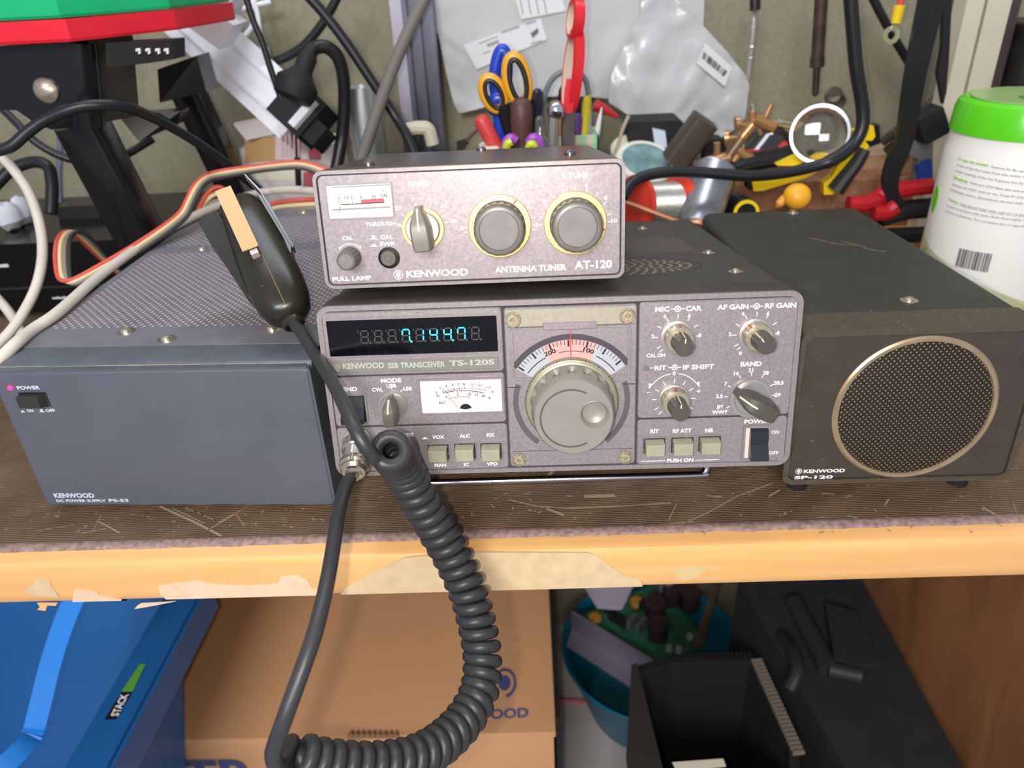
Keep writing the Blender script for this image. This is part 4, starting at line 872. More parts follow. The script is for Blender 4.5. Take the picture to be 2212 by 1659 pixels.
def tray(name, label, top, z0, z1, mat):
    P = [at(*q) for q in top]; bk = Vector((.01, .11, 0))
    lo = [Vector((q.x, q.y, 0)) for q in P]; lo += [lo[2] + bk, lo[0] + bk * 1.4]
    b = MB(); c_ = sum(lo, Vector()) / 5
    rim = lambda k, z: [tuple(c_.lerp(q, k) + Vector((0, 0, z))) for q in lo]
    return tag(b.loft([rim(.985, z0), rim(1, z0 + .002), rim(1, z1), rim(.975, z1), rim(.965, z0 + .003)]).obj(name, mat, None, .3), label, 'tray')
zr = .2525
tray('red_tray', 'red plastic tray lying on the black stand under the green tray', ((-80, 60, .245), (146, 60, .245), (384, 60, .325)), zr, zr + .0145, M('tray_red', (226, 34, 52), .35, nz=(30, .05)))
tray('green_tray', 'green plastic tray stacked on top of the red tray', ((-80, 20, .248), (126, 20, .248), (368, 20, .323)), zr + .0151, zr + .029, M('tray_green', (20, 178, 112), .35, nz=(30, .05)))

# ------------------------------------------------------------------ white power strip with adaptors
m_wp = M('strip_white', (226, 226, 228), .4, nz=(60, .03))
stp = thing('power_strip', 'long white power strip hanging diagonally across the wall', 'power strip', at(640, 250, .50))
e0, e1 = at(340, -20, .545), at(655, 268, .445)
a_, u_, w_ = axes(e1 - e0, CAMP - e1)
MB().obox((e0 + e1) / 2, (a_, w_, u_), ((e1 - e0).length / 2, .026, .014)).obj('housing', m_wp, stp, 0)
MB().obox((e0 + e1) / 2 + u_ * .0145 + w_ * .012, (a_, w_, u_), ((e1 - e0).length / 2 - .004, .0015, .0015)).obj('housing_rib', m_wp, stp, 0)
MB().obox((e0 + e1) / 2 + u_ * .0145 - w_ * .012, (a_, w_, u_), ((e1 - e0).length / 2 - .004, .0015, .0015)).obj('housing_rib', m_wp, stp, 0)
# three-way plug block in black at the strip's lower end
bl = thing('plug_block', 'black plug pushed into the low end of the white power strip', 'plug', at(660, 250, .44))
pc = at(655, 245, .425)
MB().obox(pc, (a_, w_, u_), (.022, .021, .016)).obj('plug_body', m_blackm, bl, 0)
MB().obox(pc + a_ * .012 + u_ * .018, (a_, w_, u_), (.004, .016, .004)).obj('white_stripe', m_wp, bl, 0)
MB().obox(pc + a_ * .028 + w_ * .006, (a_, w_, u_), (.008, .011, .012)).obj('plug_rear', m_blackm, bl, 0)
pp = thing('power_plug', 'black round power plug whose cord loops over to the right', 'plug', at(645, 190, .45))
q0, q1 = at(636, 198, .385), at(670, 112, .40)
dq = q1 - q0; lq = dq.length
MB().lathe([(.017, -.006), (.019, 0), (.019, lq * .22), (.012, lq * .42), (.0085, lq * .55), (.0085, lq * .85), (.006, lq)], q0, dq, 24).obj('plug_body', m_blackm, pp)
MB().tube([q1 - dq * .1, at(680, 104, .41), at(705, 102, .415), at(730, 124, .42), at(742, 170, .425), at(744, 230, .43), at(738, 300, .43), at(725, 370, .42), at(712, 420, .41)], .0062, 10).obj('cord', m_cb, pp, 1.2)
def adaptor(name, label, pts, Y, dep, mat=None, led=None):
    r = thing(name, label, 'charger', at(*pts[2], Y))
    MB().extr([at(x, y, Y) for x, y in pts], (.004, dep, .002)).obj('housing', mat or m_wp, r, 0)
    return r
ch = adaptor('phone_charger', 'square white charger plugged in beside the red tray', [(420, 2), (505, 55), (494, 72), (474, 108), (402, 55)], .445, .03)
MB().lathe([(.003, 0), (.003, .001)], at(458, 27, .442), (0, -1, 0), 12).obj('charge_light', M('led_red', (255, 60, 100), .3, emis=.8), ch)
adaptor('phone_charger', 'tall white adaptor next to the square white charger', [(468, -30), (508, -30), (500, 20), (488, 50), (462, 34)], .460, .025)
cable('charger_cable', 'thin white charger cable coiled above the power strip', [(560, -20, .80), (545, 8, .80), (528, 18, .80), (506, 30, .79), (492, 58, .785), (500, 86, .785), (522, 84, .785), (545, 56, .79), (540, 30, .79), (556, 12, .80), (585, 4, .80)], .0028, m_wp)
wc = thing('usb_lead', 'white lead ending in a small rectangular plug in front of the strip', 'cable', at(570, 130, .47))
MB().tube([at(552, 10, .47), at(558, 40, .47), at(562, 75, .47), at(567, 105, .468)], .0024, 8).obj('lead', m_wp, wc, 1.2)
MB().extr([at(560, 105, .467), at(574, 102, .467), at(582, 152, .467), at(563, 148, .467)], (0, .010, 0)).obj('plug_body', m_wp, wc, 0)
MB().extr([at(570, 150, .469), at(582, 153, .469), at(585, 165, .469), at(573, 163, .469)], (0, .005, 0)).obj('plug_tip', M('tip_grey', (150, 146, 140), .4, metal=.6), wc, 0)
cable('thin_cable', 'thin black cord running straight down past the white power strip', [at(528, -20, .42), at(545, 40, .42), at(566, 90, .42), at(585, 150, .42), at(606, 210, .42), at(628, 262, .42), at(640, 320, .42), at(645, 400, .42)], .0030, m_cb)
cable('power_cable', 'black cord crossing diagonally from the top to behind the tuner', [at(655, -20, .42), at(700, 30, .42), at(750, 95, .42), at(800, 170, .42), at(850, 245, .42), at(880, 295, .41), at(900, 345, .40)], .0048, m_cb)
cable('power_cable', 'black cord curving down to the left behind the diagonal cord', [at(735, -20, .50), at(715, 20, .50), at(690, 60, .50), at(655, 100, .50), at(620, 122, .50), at(598, 131, .50), at(590, 132, .505)], .0045, m_cb)
cable('grey_cable', 'grey round cord slanting down to the left of the steel post', [at(925, -20, .40), at(900, 30, .40), at(870, 95, .40), at(840, 170, .40), at(815, 240, .40), at(795, 300, .40), at(775, 360, .40)], .0056, M('cord_grey', (118, 112, 104), .5))
# ------------------------------------------------------------------ steel post on the wall
pst = thing('steel_post', 'dark grey slotted steel upright against the wall behind the tuner', 'post', (at(890, 200, .56).x, .56, 0))
xl, xm, xr = at(866, 0, .55).x, at(890, 0, .55).x, at(934, 0, .55).x
m_post = M('post_grey', (98, 98, 112), .35, metal=.6, nz=(50, .1))
MB().box(xl, xr, .556, .596, 0, .46).obj('web', m_post, pst, 0)
w5 = (xr - xl) / 5
for k in (0, 2.0, 4.2): MB().box(xl + w5 * k, xl + w5 * (k + .8), .546, .557, 0, .46, .0).obj('rib', m_post, pst, 0)
MB().box(at(838, 0, .56).x, xl, .566, .59, .10, .46).obj('pale_flange', M('flange_pale', (176, 172, 184), .4, metal=.3, nz=(40, .15)), pst, 0)
MB().box(xl - .004, xr + .004, .54, .596, 0, .004).obj('base_plate', m_post, pst, 0)
# ------------------------------------------------------------------ small carton, tins and jars behind the tuner
bx = thing('small_carton', 'open white carton with red print behind the ribbon cable', 'box', at(620, 420, 0.4900))
m_cw = M('carton_white', (224, 214, 210), .7, nz=(40, .05)); m_cb2 = M('carton_brown', (196, 158, 104), .8)
def face(pts, Y, name, mat, dep=.002): return MB().extr([at(x, y, Y) for x, y in pts], (0, dep, 0)).obj(name, mat, bx, 0)
q0, q1 = at(512, 300, 0.4900), at(715, 300, 0.4900)
MB().box(q0.x, q1.x, .490, .555, .004, at(600, 318, 0.4900).z, .0).obj('carton_body', m_cw, bx, 0)
face([(528, 285), (600, 300), (600, 346), (530, 350)], 0.4875, 'inner_flap', m_cb2)
MB().extr([at(505, 270, 0.4750), at(625, 246, 0.5000), at(640, 280, 0.5000), at(532, 303, 0.4750)], (0, .003, .002)).obj('top_flap', m_cw, bx, 0)
MB().extr([at(596, 285, 0.4865), at(655, 272, 0.4865), at(668, 345, 0.4865), at(594, 346, 0.4865)], (0, .002, 0)).obj('printed_flap', M('carton_pink', (222, 200, 198), .7), bx, 0)
MB().extr([at(668, 282, 0.4862), at(690, 276, 0.4862), at(692, 345, 0.4862), at(668, 345, 0.4862)], (0, .002, 0)).obj('red_print', M('carton_red', (176, 86, 92), .7), bx, 0)
b = MB()
for k in range(5):
    b.extr([at(606 + 9 * k, 292 - k, .4160), at(609 + 9 * k, 292 - k, .4160), at(611 + 9 * k, 340, .4160), at(608 + 9 * k, 340, .4160)], (0, .0005, 0))
b.obj('small_print', M('print_rose', (198, 160, 160), .7), bx, 0)
MB().extr([at(655, 372, 0.4890), at(682, 372, 0.4890), at(680, 412, 0.4890), at(655, 412, 0.4890)], (0, .0015, 0)).obj('red_print', M('carton_red', (176, 86, 92)), bx, 0)
face([(545, 372), (650, 370), (650, 388), (545, 390)], 0.4890, 'label_patch', M('carton_ivory', (232, 230, 206), .7))
can = thing('metal_can', 'plain silver metal can standing left of the steel post', 'can', at(788, 300, .44) * 1)
cc = at(787, 250, .46); ra = (at(822, 250, .46) - at(752, 250, .46)).length / 2
zt_, zb_ = at(787, 186, .46).z, .062
MB().lathe([(ra, 0), (ra, zt_ - zb_), (ra * .92, zt_ - zb_), (ra * .92, zt_ - zb_ - .004)], (cc.x, .46, zb_), (0, 0, 1), 40).obj('can_wall', M('can_silver', (205, 210, 206), .28, metal=.8, nz=(30, .05)), can)
jl = thing('chrome_jar', 'wide dark jar with polished chrome lid standing behind the tuner', 'jar', (at(800, 320, .44).x, .445, 0))
c2 = at(805, 305, .44); rb_ = (at(862, 305, .44) - at(748, 305, .44)).length / 2
MB().lathe([(rb_ * .95, 0), (rb_ * .95, .046)], (c2.x, .46, 0), (0, 0, 1), 40).obj('jar_body', m_blackm, jl)
MB().lathe([(rb_, .044), (rb_, .060), (rb_ * .95, .062), (0.001, .0622)], (c2.x, .46, 0), (0, 0, 1), 48).obj('chrome_lid', m_chrome, jl)
tag(MB().lathe([(.0105, 0), (.0105, .020), (.009, .022), (.009, .021)], (at(842, 290, .43).x, .435, .0625), (0, 0, 1), 28).obj('steel_cup', m_chrome), 'little polished steel cup beside the silver can', 'cup')
vc = thing('toggle_switch', 'cream plastic lever on a black switch body behind the tuner', 'switch', at(905, 320, .42))
MB().box(at(872, 320, .42).x, at(908, 320, .42).x, .42, .45, .0, at(890, 285, .42).z, .003).obj('switch_body', m_blackm, vc)
MB().tube([at(880, 280, .425), at(905, 276, .42), at(925, 280, .42), at(935, 312, .42)], .0065, 10).obj('lever', M('lever_cream', (196, 186, 164), .5), vc)

# ------------------------------------------------------------------ mailers on the wall
m_mail = M('mailer_white', (196, 195, 192), .65, nz=(14, .04), bump=(60, .3))
ml = thing('padded_mailer', 'white padded mailer with printed labels hanging on the wall', 'envelope', at(1100, 220, .57))
sheet([at(x, y, .572) for x, y in ((920, -40), (935, 30), (948, 79), (962, 150), (979, 220), (990, 243), (997, 244), (1040, 233), (1130, 214), (1230, 205), (1330, 215), (1380, 160), (1420, 120), (1400, -40))], 1, .012, 5, .0022, 26).obj('mailer_body', m_mail, ml, 1.0)
m_lab = M('label_paper', (226, 224, 222), .6)
MB().extr([at(x, y, .568) for x, y in ((1001, 97), (1168, 40), (1182, 85), (1030, 150))], (0, .001, 0)).obj('address_label', m_lab, ml, 0)
MB().extr([at(x, y, .568) for x, y in ((1108, -20), (1205, -40), (1222, 24), (1126, 42))], (0, .001, 0)).obj('upper_label', m_lab, ml, 0)
b = MB()
def strip(x0, y0, x1, y1, w, Y=.5672):
    P = at(x0, y0, Y); Q = at(x1, y1, Y); d_ = (Q - P).normalized(); n_ = Vector((-d_.z, 0, d_.x)) * w
    b.face([b.b.verts.new(q) for q in (P + n_, P - n_, Q - n_, Q + n_)])
def word(x0, y0, x1, y1, w, n_):
    for k in range(n_):
        f0, f1 = k / n_, (k + .62) / n_
        strip(x0 + (x1 - x0) * f0, y0 + (y1 - y0) * f0, x0 + (x1 - x0) * f1, y0 + (y1 - y0) * f1, w * (.7 + .5 * abs(noise.noise(Vector((k * 1.3, x0, 1))))))
word(1053, 98, 1079, 89, .0024, 5); word(1034, 94, 1076, 78, .0008, 12); word(1084, 70, 1123, 57, .0013, 7); word(1136, 52, 1158, 46, .0010, 6); word(1148, 94, 1171, 87, .0010, 6); word(1044, 116, 1060, 110, .0008, 5)
for k in range(4): strip(1120 + 17 * k, -20, 1130 + 17 * k, 30, .0004)
strip(1151, 80, 1162, 62, .0012); strip(1148, 76, 1162, 66, .0022)
b.obj('label_print', M('print_grey', (110, 112, 114), .6), ml, 0)
tag(sheet([at(x, y, .590) for x, y in ((1330, -40), (1524, -40), (1519, 66), (1500, 70), (1440, 120), (1330, 130))], 1, .004, 3, .001, 20).obj('padded_mailer', m_mail, None, 1.0), 'second white mailer mostly hidden behind the clear plastic bag', 'envelope')
pb_ = thing('plastic_bag', 'crinkled translucent plastic mailing bag with a barcode sticker', 'bag', at(1460, 280, .54))
m_bag = M('bag_plastic', (198, 198, 196), .22, spec=.6, nz=(10, .06), bump=(45, .9))
sheet([at(x, y, .548) for x, y in ((1390, -40), (1383, 27), (1350, 100), (1322, 160), (1313, 206), (1316, 222), (1356, 247), (1410, 277), (1464, 293), (1540, 306), (1581, 287), (1610, 258), (1618, 186), (1613, 166), (1573, 114), (1518, 54), (1464, 0), (1440, -40))], 1, .010, 6, .0065, 22).obj('bag_body', m_bag, pb_, 1.2)
MB().extr([at(x, y, .5395) for x, y in ((1524, 93), (1582, 145), (1566, 187), (1505, 137))], (0, .001, 0)).obj('barcode_label', m_lab, pb_, 0)
b = MB()
for k in range(22):
    f = (k + .3) / 22; w = random.choice((.0004, .0008, .0013))
    P = at(1519 + 53 * f, 110 + 45 * f, .5387); Q = at(1515 + 49 * f, 124 + 42 * f, .5387); b.face([b.b.verts.new(q) for q in (P, P + Vector((w, 0, -w * .8)), Q + Vector((w, 0, -w * .8)), Q)])
b.obj('barcode', M('ink_black', (24, 24, 26)), pb_, 0)

# ------------------------------------------------------------------ pot of tools behind the tuner
Yp = .37
pot = thing('tool_pot', 'dark pot holding scissors and pens behind the antenna tuner', 'pot', (at(1120, 300, Yp).x, Yp, 0))
pc_ = at(1120, 330, Yp)
MB().lathe([(.036, 0), (.038, .066), (.035, .066), (.034, .006)], (pc_.x, Yp, 0), (0, 0, 1), 36).obj('pot_wall', m_blackm, pot)
def rod(name, label, cat, p, q, r, mat, Y0=Yp, Y1=None, prof=None, group=None, tip=None):
    a = at(*p, Y0); c = at(*q, Y1 if Y1 is not None else Y0); d_ = a - c; L_ = d_.length
    pr = prof or [(r * .95, 0), (r, L_ * .1), (r, L_ * .86), (r * .8, L_ * .95), (r * .35, L_)]
    if prof: pr = [(r * k, L_ * h) for k, h in prof]
    o = MB().lathe(pr, c, d_, 18)
    if tip: 
        t = thing(name, label, cat, c); o.obj('barrel', mat, t); MB().lathe([(r * tip[0], -.0), (r * tip[1], tip[2])], a - d_.normalized() * .001, d_, 14).obj('tip', tip[3], t); return t
    return tag(o.obj(name, mat), label, cat, group)
def loop_handle(pts, Y, r, mat, name, root, flat=1.0, dy=0):
    n = len(pts); P = [at(x, y, Y + dy * k / n) for k, (x, y) in enumerate(pts)]
    return MB().tube(P, r, 10, 6, closed=True).obj(name, mat, root, 1.2)
m_yel = M('handle_amber', (226, 160, 30), .25, spec=.6); m_blu = M('handle_blue', (30, 66, 178), .25, spec=.6); m_red = M('handle_red', (210, 40, 48), .3, spec=.5)
s1 = thing('scissors', 'amber and black handled scissors standing open in the tool pot', 'scissors', at(1110, 310, Yp))
def el(cx, cy, rx, ry, tilt, n=12):
    t = math.radians(tilt); return [(cx + rx * math.cos(a) * math.cos(t) - ry * math.sin(a) * math.sin(t), cy + rx * math.cos(a) * math.sin(t) + ry * math.sin(a) * math.cos(t)) for a in [2 * PI * k / n for k in range(n)]]
loop_handle(el(1117, 172, 22, 52, -12), Yp - .016, .0042, m_yel, 'handle_loop', s1)
loop_handle(el(1119, 174, 17, 46, -12), Yp - .0195, .0022, m_black, 'grip_insert', s1)
loop_handle(el(1066, 202, 21, 37, -24), Yp - .012, .0040, m_yel, 'handle_loop', s1)
loop_handle(el(1067, 204, 16, 32, -24), Yp - .0155, .0020, m_black, 'grip_insert', s1)
MB().tube([at(1140, 215, Yp - .016), at(1136, 260, Yp - .012), at(1118, 320, Yp - .008)], .0055, 10).obj('shank', m_black, s1)
MB().tube([at(1084, 225, Yp - .012), at(1098, 268, Yp - .010), at(1112, 322, Yp - .006)], .0065, 10).obj('shank', m_black, s1)
s2 = thing('scissors', 'blue handled scissors behind the amber and black pair', 'scissors', at(1085, 310, Yp + .012))
loop_handle(el(1082, 160, 13, 52, 4), Yp + .006, .0055, m_blu, 'handle_loop', s2)
loop_handle(el(1074, 224, 9, 13, 20, 8), Yp + .004, .006, m_blu, 'handle_loop', s2)
MB().tube([at(1078, 235, Yp + .006), at(1082, 290, Yp + .004), at(1094, 330, Yp + .002)], .0060, 10).obj('shank', m_blu, s2)
rod('screwdriver', 'dull brown rounded handle standing between the scissors and black tweezers', 'tool', (1126, 210), (1128, 335), .0095, M('handle_brown', (84, 54, 48), .5), Yp - .022, prof=[(.9, 0), (.95, .4), (1.05, .6), (1.0, .85), (.75, .95), (.3, 1)])
rod('marker_pen', 'dull red marker leaning left out of the tool pot', 'pen', (1035, 250), (1080, 335), .0068, M('marker_red', (200, 64, 60), .4), Yp - .025, Yp - .022)
tw = thing('tweezers', 'slim black handled tool leaning right in the pot', 'tool', at(1150, 300, Yp - .01))
MB().tube([at(1142, 300, Yp - .014), at(1148, 250, Yp - .014), at(1157, 205, Yp - .014), at(1163, 200, Yp - .014), at(1166, 215, Yp - .014), at(1160, 260, Yp - .014), at(1152, 310, Yp - .014)], .0032, 8).obj('handle', M('tool_navy', (30, 34, 48), .3), tw)
s3 = thing('scissors', 'small purple and lime handled scissors low in front of the pot', 'scissors', at(1130, 325, Yp - .04))
m_pur = M('handle_purple', (150, 70, 170), .35); m_lime = M('handle_lime', (188, 200, 40), .35)
MB().tube([at(1090, 330, Yp - .04), at(1093, 306, Yp - .04), at(1104, 297, Yp - .04), at(1116, 304, Yp - .04)], .0035, 8).obj('handle_loop', m_pur, s3)
MB().tube([at(1092, 334, Yp - .043), at(1096, 312, Yp - .043), at(1106, 306, Yp - .043)], .0035, 8).obj('grip_insert', m_lime, s3)
MB().tube([at(1142, 310, Yp - .04), at(1150, 298, Yp - .04), at(1162, 302, Yp - .04), at(1170, 330, Yp - .04)], .0040, 8).obj('handle_loop', m_pur, s3)
MB().tube([at(1142, 322, Yp - .043), at(1146, 312, Yp - .043), at(1153, 314, Yp - .043), at(1155, 332, Yp - .043)], .0036, 8).obj('grip_insert', m_lime, s3)
cl_ = thing('clear_scissors', 'scissors with a clear grey handle loop behind the chrome ball', 'scissors', at(1200, 290, Yp + .02))
MB().tube([at(1172, 320, Yp + .02), at(1172, 240, Yp + .02), at(1182, 190, Yp + .02), at(1205, 160, Yp + .02), at(1240, 152, Yp + .02), at(1264, 172, Yp + .02), at(1272, 205, Yp + .02)], .0026, 8).obj('handle_loop', M('handle_smoke', (112, 122, 122), .2, spec=.6), cl_)
cb_ = thing('ball_tool', 'chrome ball ended tool standing in front of the red handles', 'tool', at(1195, 310, Yp - .03))
c_ = at(1201, 238, Yp - .03); MB().lathe([(.0078 * math.sin(PI * k / 12), -.0078 * math.cos(PI * k / 12)) for k in range(13)], c_, (0, 0, 1), 24).obj('ball', m_chrome, cb_)
MB().cyl(at(1192, 330, Yp - .03), at(1197, 248, Yp - .03), .0040, .0048).obj('shank', m_alu, cb_)
cy_ = thing('cylinder_tool', 'short clear bottle with dark base beside the purple scissors', 'bottle', at(1170, 320, Yp - .02))
MB().lathe([(.0072, 0), (.0072, .014), (.0045, .018), (.0045, .030), (.002, .033)], at(1168, 335, Yp - .03), (0, 0, 1), 20).obj('bottle_body', M('smoke_glass', (92, 92, 88), .12, spec=.7, metal=.3), cy_)
# red handles seen edge on
rh = thing('pliers', 'tall bright red loop handles standing edge on in front of the mailer', 'pliers', at(1235, 240, Yp - .01))
m_rw = M('grip_inner_cream', (206, 190, 168), .5)
def band_loop(cpx, ry, rx, wd_, turn, t0, t1, name, mat, extra=0.0, lean=.12):
    c_ = at(*cpx, Yp - .012); uz = Vector((lean, 0, 1)).normalized(); ud = Vector((-math.sin(turn), math.cos(turn), 0)); nb_ = uz.cross(ud).normalized(); lo = []; n_ = 32
    for k in range(n_ + 1):
        a = 2 * PI * k / n_; p_ = c_ + uz * (ry * math.sin(a)) + ud * (rx * math.cos(a)); o_ = (uz * math.sin(a) / ry + ud * math.cos(a) / rx).normalized()
        lo.append([tuple(p_ + nb_ * (sx * wd_) + o_ * q) for sx, q in ((1, t0), (.8, t1), (-.8, t1), (-1, t0))])
    return MB().loft(lo, False, False).obj(name, mat, rh, .9)
band_loop((1237, 156), .032, .014, .0050, .26, -.0012, .0022, 'lower_handle', m_red); band_loop((1237, 156), .032, .014, .0046, .26, -.0022, -.0012, 'grip_lining', m_rw)
band_loop((1243, 42), .0138, .013, .0050, .2, -.0012, .0022, 'upper_handle', m_red); band_loop((1243, 42), .0138, .013, .0046, .2, -.0022, -.0012, 'grip_lining', m_rw)
MB().loft([[tuple(at(x0, y, Yp - .024)), tuple(at(x1, y, Yp - .024)), tuple(at(x1, y, Yp - .012)), tuple(at(x0, y, Yp - .012))] for x0, x1, y in ((1224, 1250, 170), (1219, 1246, 195), (1217, 1240, 225), (1219, 1237, 240), (1222, 1234, 245))]).obj('handle_neck', m_red, rh, .8)
MB().tube([at(1228, 235, Yp - .016), at(1226, 290, Yp - .012), at(1228, 330, Yp - .010)], .0060, 8).obj('shank', M('pliers_steel', (150, 140, 132), .35, metal=.7), rh)
# striped box of pens
Yb = .42
sb = thing('pen_box', 'small box with pale green and cream stripes holding pens and pencils', 'box', (at(1245, 320, Yb).x, Yb + .02, 0))
m_st = M('box_stripes', (206, 200, 168), .7); nt = m_st.node_tree; N = nt.nodes; L = nt.links
tc = N.new('ShaderNodeTexCoord'); w = N.new('ShaderNodeTexWave'); w.wave_type = 'BANDS'; w.bands_direction = 'X'; w.inputs['Scale'].default_value = 24; L.new(tc.outputs['Object'], w.inputs['Vector'])
r = N.new('ShaderNodeMapRange'); r.inputs['From Min'].default_value = .45; r.inputs['From Max'].default_value = .6; L.new(w.outputs['Fac'], r.inputs['Value'])
mx = N.new('ShaderNodeMix'); mx.data_type = 'RGBA'; mx.inputs['A'].default_value = lin((206, 200, 168)); mx.inputs['B'].default_value = lin((152, 206, 164)); L.new(r.outputs['Result'], mx.inputs['Factor']); L.new(mx.outputs['Result'], N['Principled BSDF'].inputs['Base Color'])
bx0, bx1, bzt = at(1190, 300, Yb).x, at(1293, 300, Yb).x, at(1245, 293, Yb).z
b = MB(); b.box(bx0, bx1, Yb, Yb + .0015, 0, bzt); b.box(bx0, bx1, Yb + .04, Yb + .0415, 0, bzt); b.box(bx0, bx0 + .0015, Yb, Yb + .0415, 0, bzt); b.box(bx1 - .0015, bx1, Yb, Yb + .0415, 0, bzt); b.box(bx0, bx1, Yb, Yb + .0415, 0, .0015)
b.obj('box_walls', m_st, sb, 0)
pen = lambda *a, **k: rod(*a, **k)
pen('pencil', 'orange pencil stub in the striped box', 'pencil', (1213, 238), (1208, 340), .0036, M('pencil_orange', (196, 128, 76), .5), Yb + .012)
pen('pencil', 'pale pink chalk coloured stick in the striped box', 'pencil', (1228, 246), (1222, 340), .0034, M('stick_pink', (206, 184, 170), .6), Yb + .020)
pen('marker_pen', 'purple marker with black cap in the striped box', 'pen', (1246, 240), (1240, 345), .0078, M('marker_purple', (96, 58, 130), .35), Yb + .016, tip=(.6, .5, .013, m_black))
pen('pencil', 'yellow pencil standing tallest in the striped box', 'pencil', (1270, 200), (1256, 345), .0042, M('pencil_yellow', (226, 206, 40), .4), Yb + .014, tip=(.9, .15, .010, M('pencil_wood', (222, 186, 148), .6)))
pen('ballpoint_pen', 'clear pen with dark blue end beside the yellow pencil', 'pen', (1272, 232), (1268, 345), .0030, M('pen_clear', (176, 180, 190), .2, spec=.6), Yb + .024)
pen('ballpoint_pen', 'thin white pen leaning right at the corner of the striped box', 'pen', (1300, 232), (1278, 345), .0030, M('pen_white', (226, 222, 220), .3), Yb + .026, Yb + .020, prof=[(1, 0), (1, .6), (.7, .8), (.2, 1)])
pen('marker_pen', 'black pen upright between the chrome ball and the red handles', 'pen', (1214, 186), (1216, 345), .0042, M('pen_black', (26, 30, 32), .4), Yb + .030)
rod('red_nozzle', 'red pointed nozzle lying against the wall right of the striped box', 'nozzle', (1335, 252), (1284, 226), .0062, M('nozzle_red', (190, 44, 46), .4), .50, prof=[(.9, 0), (1, .1), (.8, .45), (.3, 1)])
tag(MB().box(at(1030, 325, .33).x, at(1080, 325, .33).x, .33, .36, .0, at(1050, 322, .33).z, .004).obj('sticky_notes', M('note_cream', (226, 226, 190), .7)), 'pale cream block low behind the tuner under the red marker', 'block')
lp_ = thing('clip_lead', 'brown wire with a small black clip left of the red marker', 'cable', at(1000, 320, .40))
MB().tube([at(1034, 278, .40), at(1014, 296, .40), at(1002, 318, .40), at(992, 345, .40)], .0016, 8).obj('wire', M('wire_brown', (92, 60, 50), .5), lp_, 1.2)
MB().extr([at(986, 308, .398), at(1006, 302, .398), at(1012, 312, .398), at(1000, 320, .398), at(996, 335, .398), at(988, 334, .398)], (0, .008, 0)).obj('clip', m_blackm, lp_, 0)

# ------------------------------------------------------------------ soldering clutter at the right
m_copper = M('copper', (206, 142, 104), .35, metal=.55)
def drum(name, label, cat, c0, c1, r, mat, **k): 
    t = thing(name, label, cat, (c0 + c1) / 2); return t
p0, p1 = at(1372, 440, .36), at(1466, 436, .385)
sp1 = thing('solder_spool', 'red spool of thin silver solder wire just right of the tuner', 'spool', p0)
d_ = p1 - p0; L_ = d_.length; rf = .0262
MB().lathe([(rf, -.001), (rf, .003), (rf * .93, .0055), (rf * .62, .008)], p0, d_, 36).obj('flange', M('spool_red', (222, 66, 46), .4), sp1)
MB().lathe([(rf * .62, L_ - .007), (rf * .9, L_ - .005), (rf, L_ - .003), (rf, L_)], p0, d_, 36).obj('flange', MC['spool_red'], sp1)
m_wire = M('solder_wire', (176, 174, 164), .35, metal=.6, nz=(300, .2))
b = MB(); prof_w = []
for k in range(60):
    h_ = .0062 + (L_ - .0135) * k / 59; prof_w.append((rf * .72 + .0005 * (k % 2), h_))
b.lathe(prof_w, p0, d_, 36).obj('wound_wire', m_wire, sp1)
p0, p1 = at(1503, 500, .345), at(1542, 375, .40)
sp2 = thing('solder_coil', 'tall bare drum of grey solder wire tilted beside the speaker', 'spool', p0)
d_ = p1 - p0; L_ = d_.length; b = MB(); pw = []
for k in range(70): pw.append((.0185 + .0003 * (k % 2) + .003 * k / 70, L_ * k / 69))
b.lathe(pw, p0, d_, 40).obj('wound_wire', M('solder_grey', (156, 158, 164), .3, metal=.7, nz=(200, .12)), sp2)
MB().lathe([(.017, -.004), (.017, 0)], p0, d_, 30).obj('drum_core', m_copper, sp2)
rod('copper_rod', 'thin copper rod slanting down from the tuner to the speaker', 'rod', (1345, 434), (1520, 500), .0022, m_copper, .325, .315, prof=[(1, 0), (1, 1)])
tp = thing('tape_roll', 'white roll with a teal label lying tilted right of the tuner', 'tape', at(1395, 400, .43))
c_ = at(1396, 347, .44); cdn = (CAMP - c_); nrm_ = Vector((.12, -.42, .80)).normalized(); rt_ = .031
MB().lathe([(rt_, -.030), (rt_ * 1.02, -.002), (rt_ * .98, 0), (rt_ * .82, .0005)], c_, nrm_, 40).obj('roll', M('roll_white', (216, 214, 198), .5), tp)
MB().lathe([(rt_ * .80, .0004), (rt_ * .80, .0010)], c_, nrm_, 40).obj('label', M('label_teal', (112, 142, 142), .25, nz=(60, .35)), tp)
tag(MB().lathe([(.030, -.012), (.032, -.004), (.030, 0)], at(1385, 325, .475), Vector((.2, -.3, .85)), 36).obj('tape_roll', M('tape_cream', (208, 210, 176), .5)), 'cream roll behind the white roll with the teal label', 'tape')
tag(MB().box(at(1360, 400, .46).x, at(1480, 400, .46).x, .485, .53, .0, at(1420, 262, .485).z, .006).obj('black_case', m_blackm), 'black box under the clear plastic bag behind the tape rolls', 'box')
tag(MB().extr([at(1410, 278, .478), at(1437, 284, .478), at(1441, 318, .478), at(1416, 319, .478)], (0, .006, 0)).obj('white_tab', M('tab_white', (206, 214, 226), .35)), 'white rounded plastic tab in front of the black box', 'tab')
tag(MB().tube([at(1358, 250, .46), at(1345, 280, .46), at(1330, 330, .46), at(1318, 380, .46)], .0020, 8).obj('white_wire', M('wire_tan', (176, 160, 138), .5), None, 1.2), 'thin tan wire dropping from the plastic bag past the black box', 'cable')
th = thing('lever_clamp', 'black T shaped clamp handle standing upright behind the solder spools', 'clamp', at(1480, 370, .42))
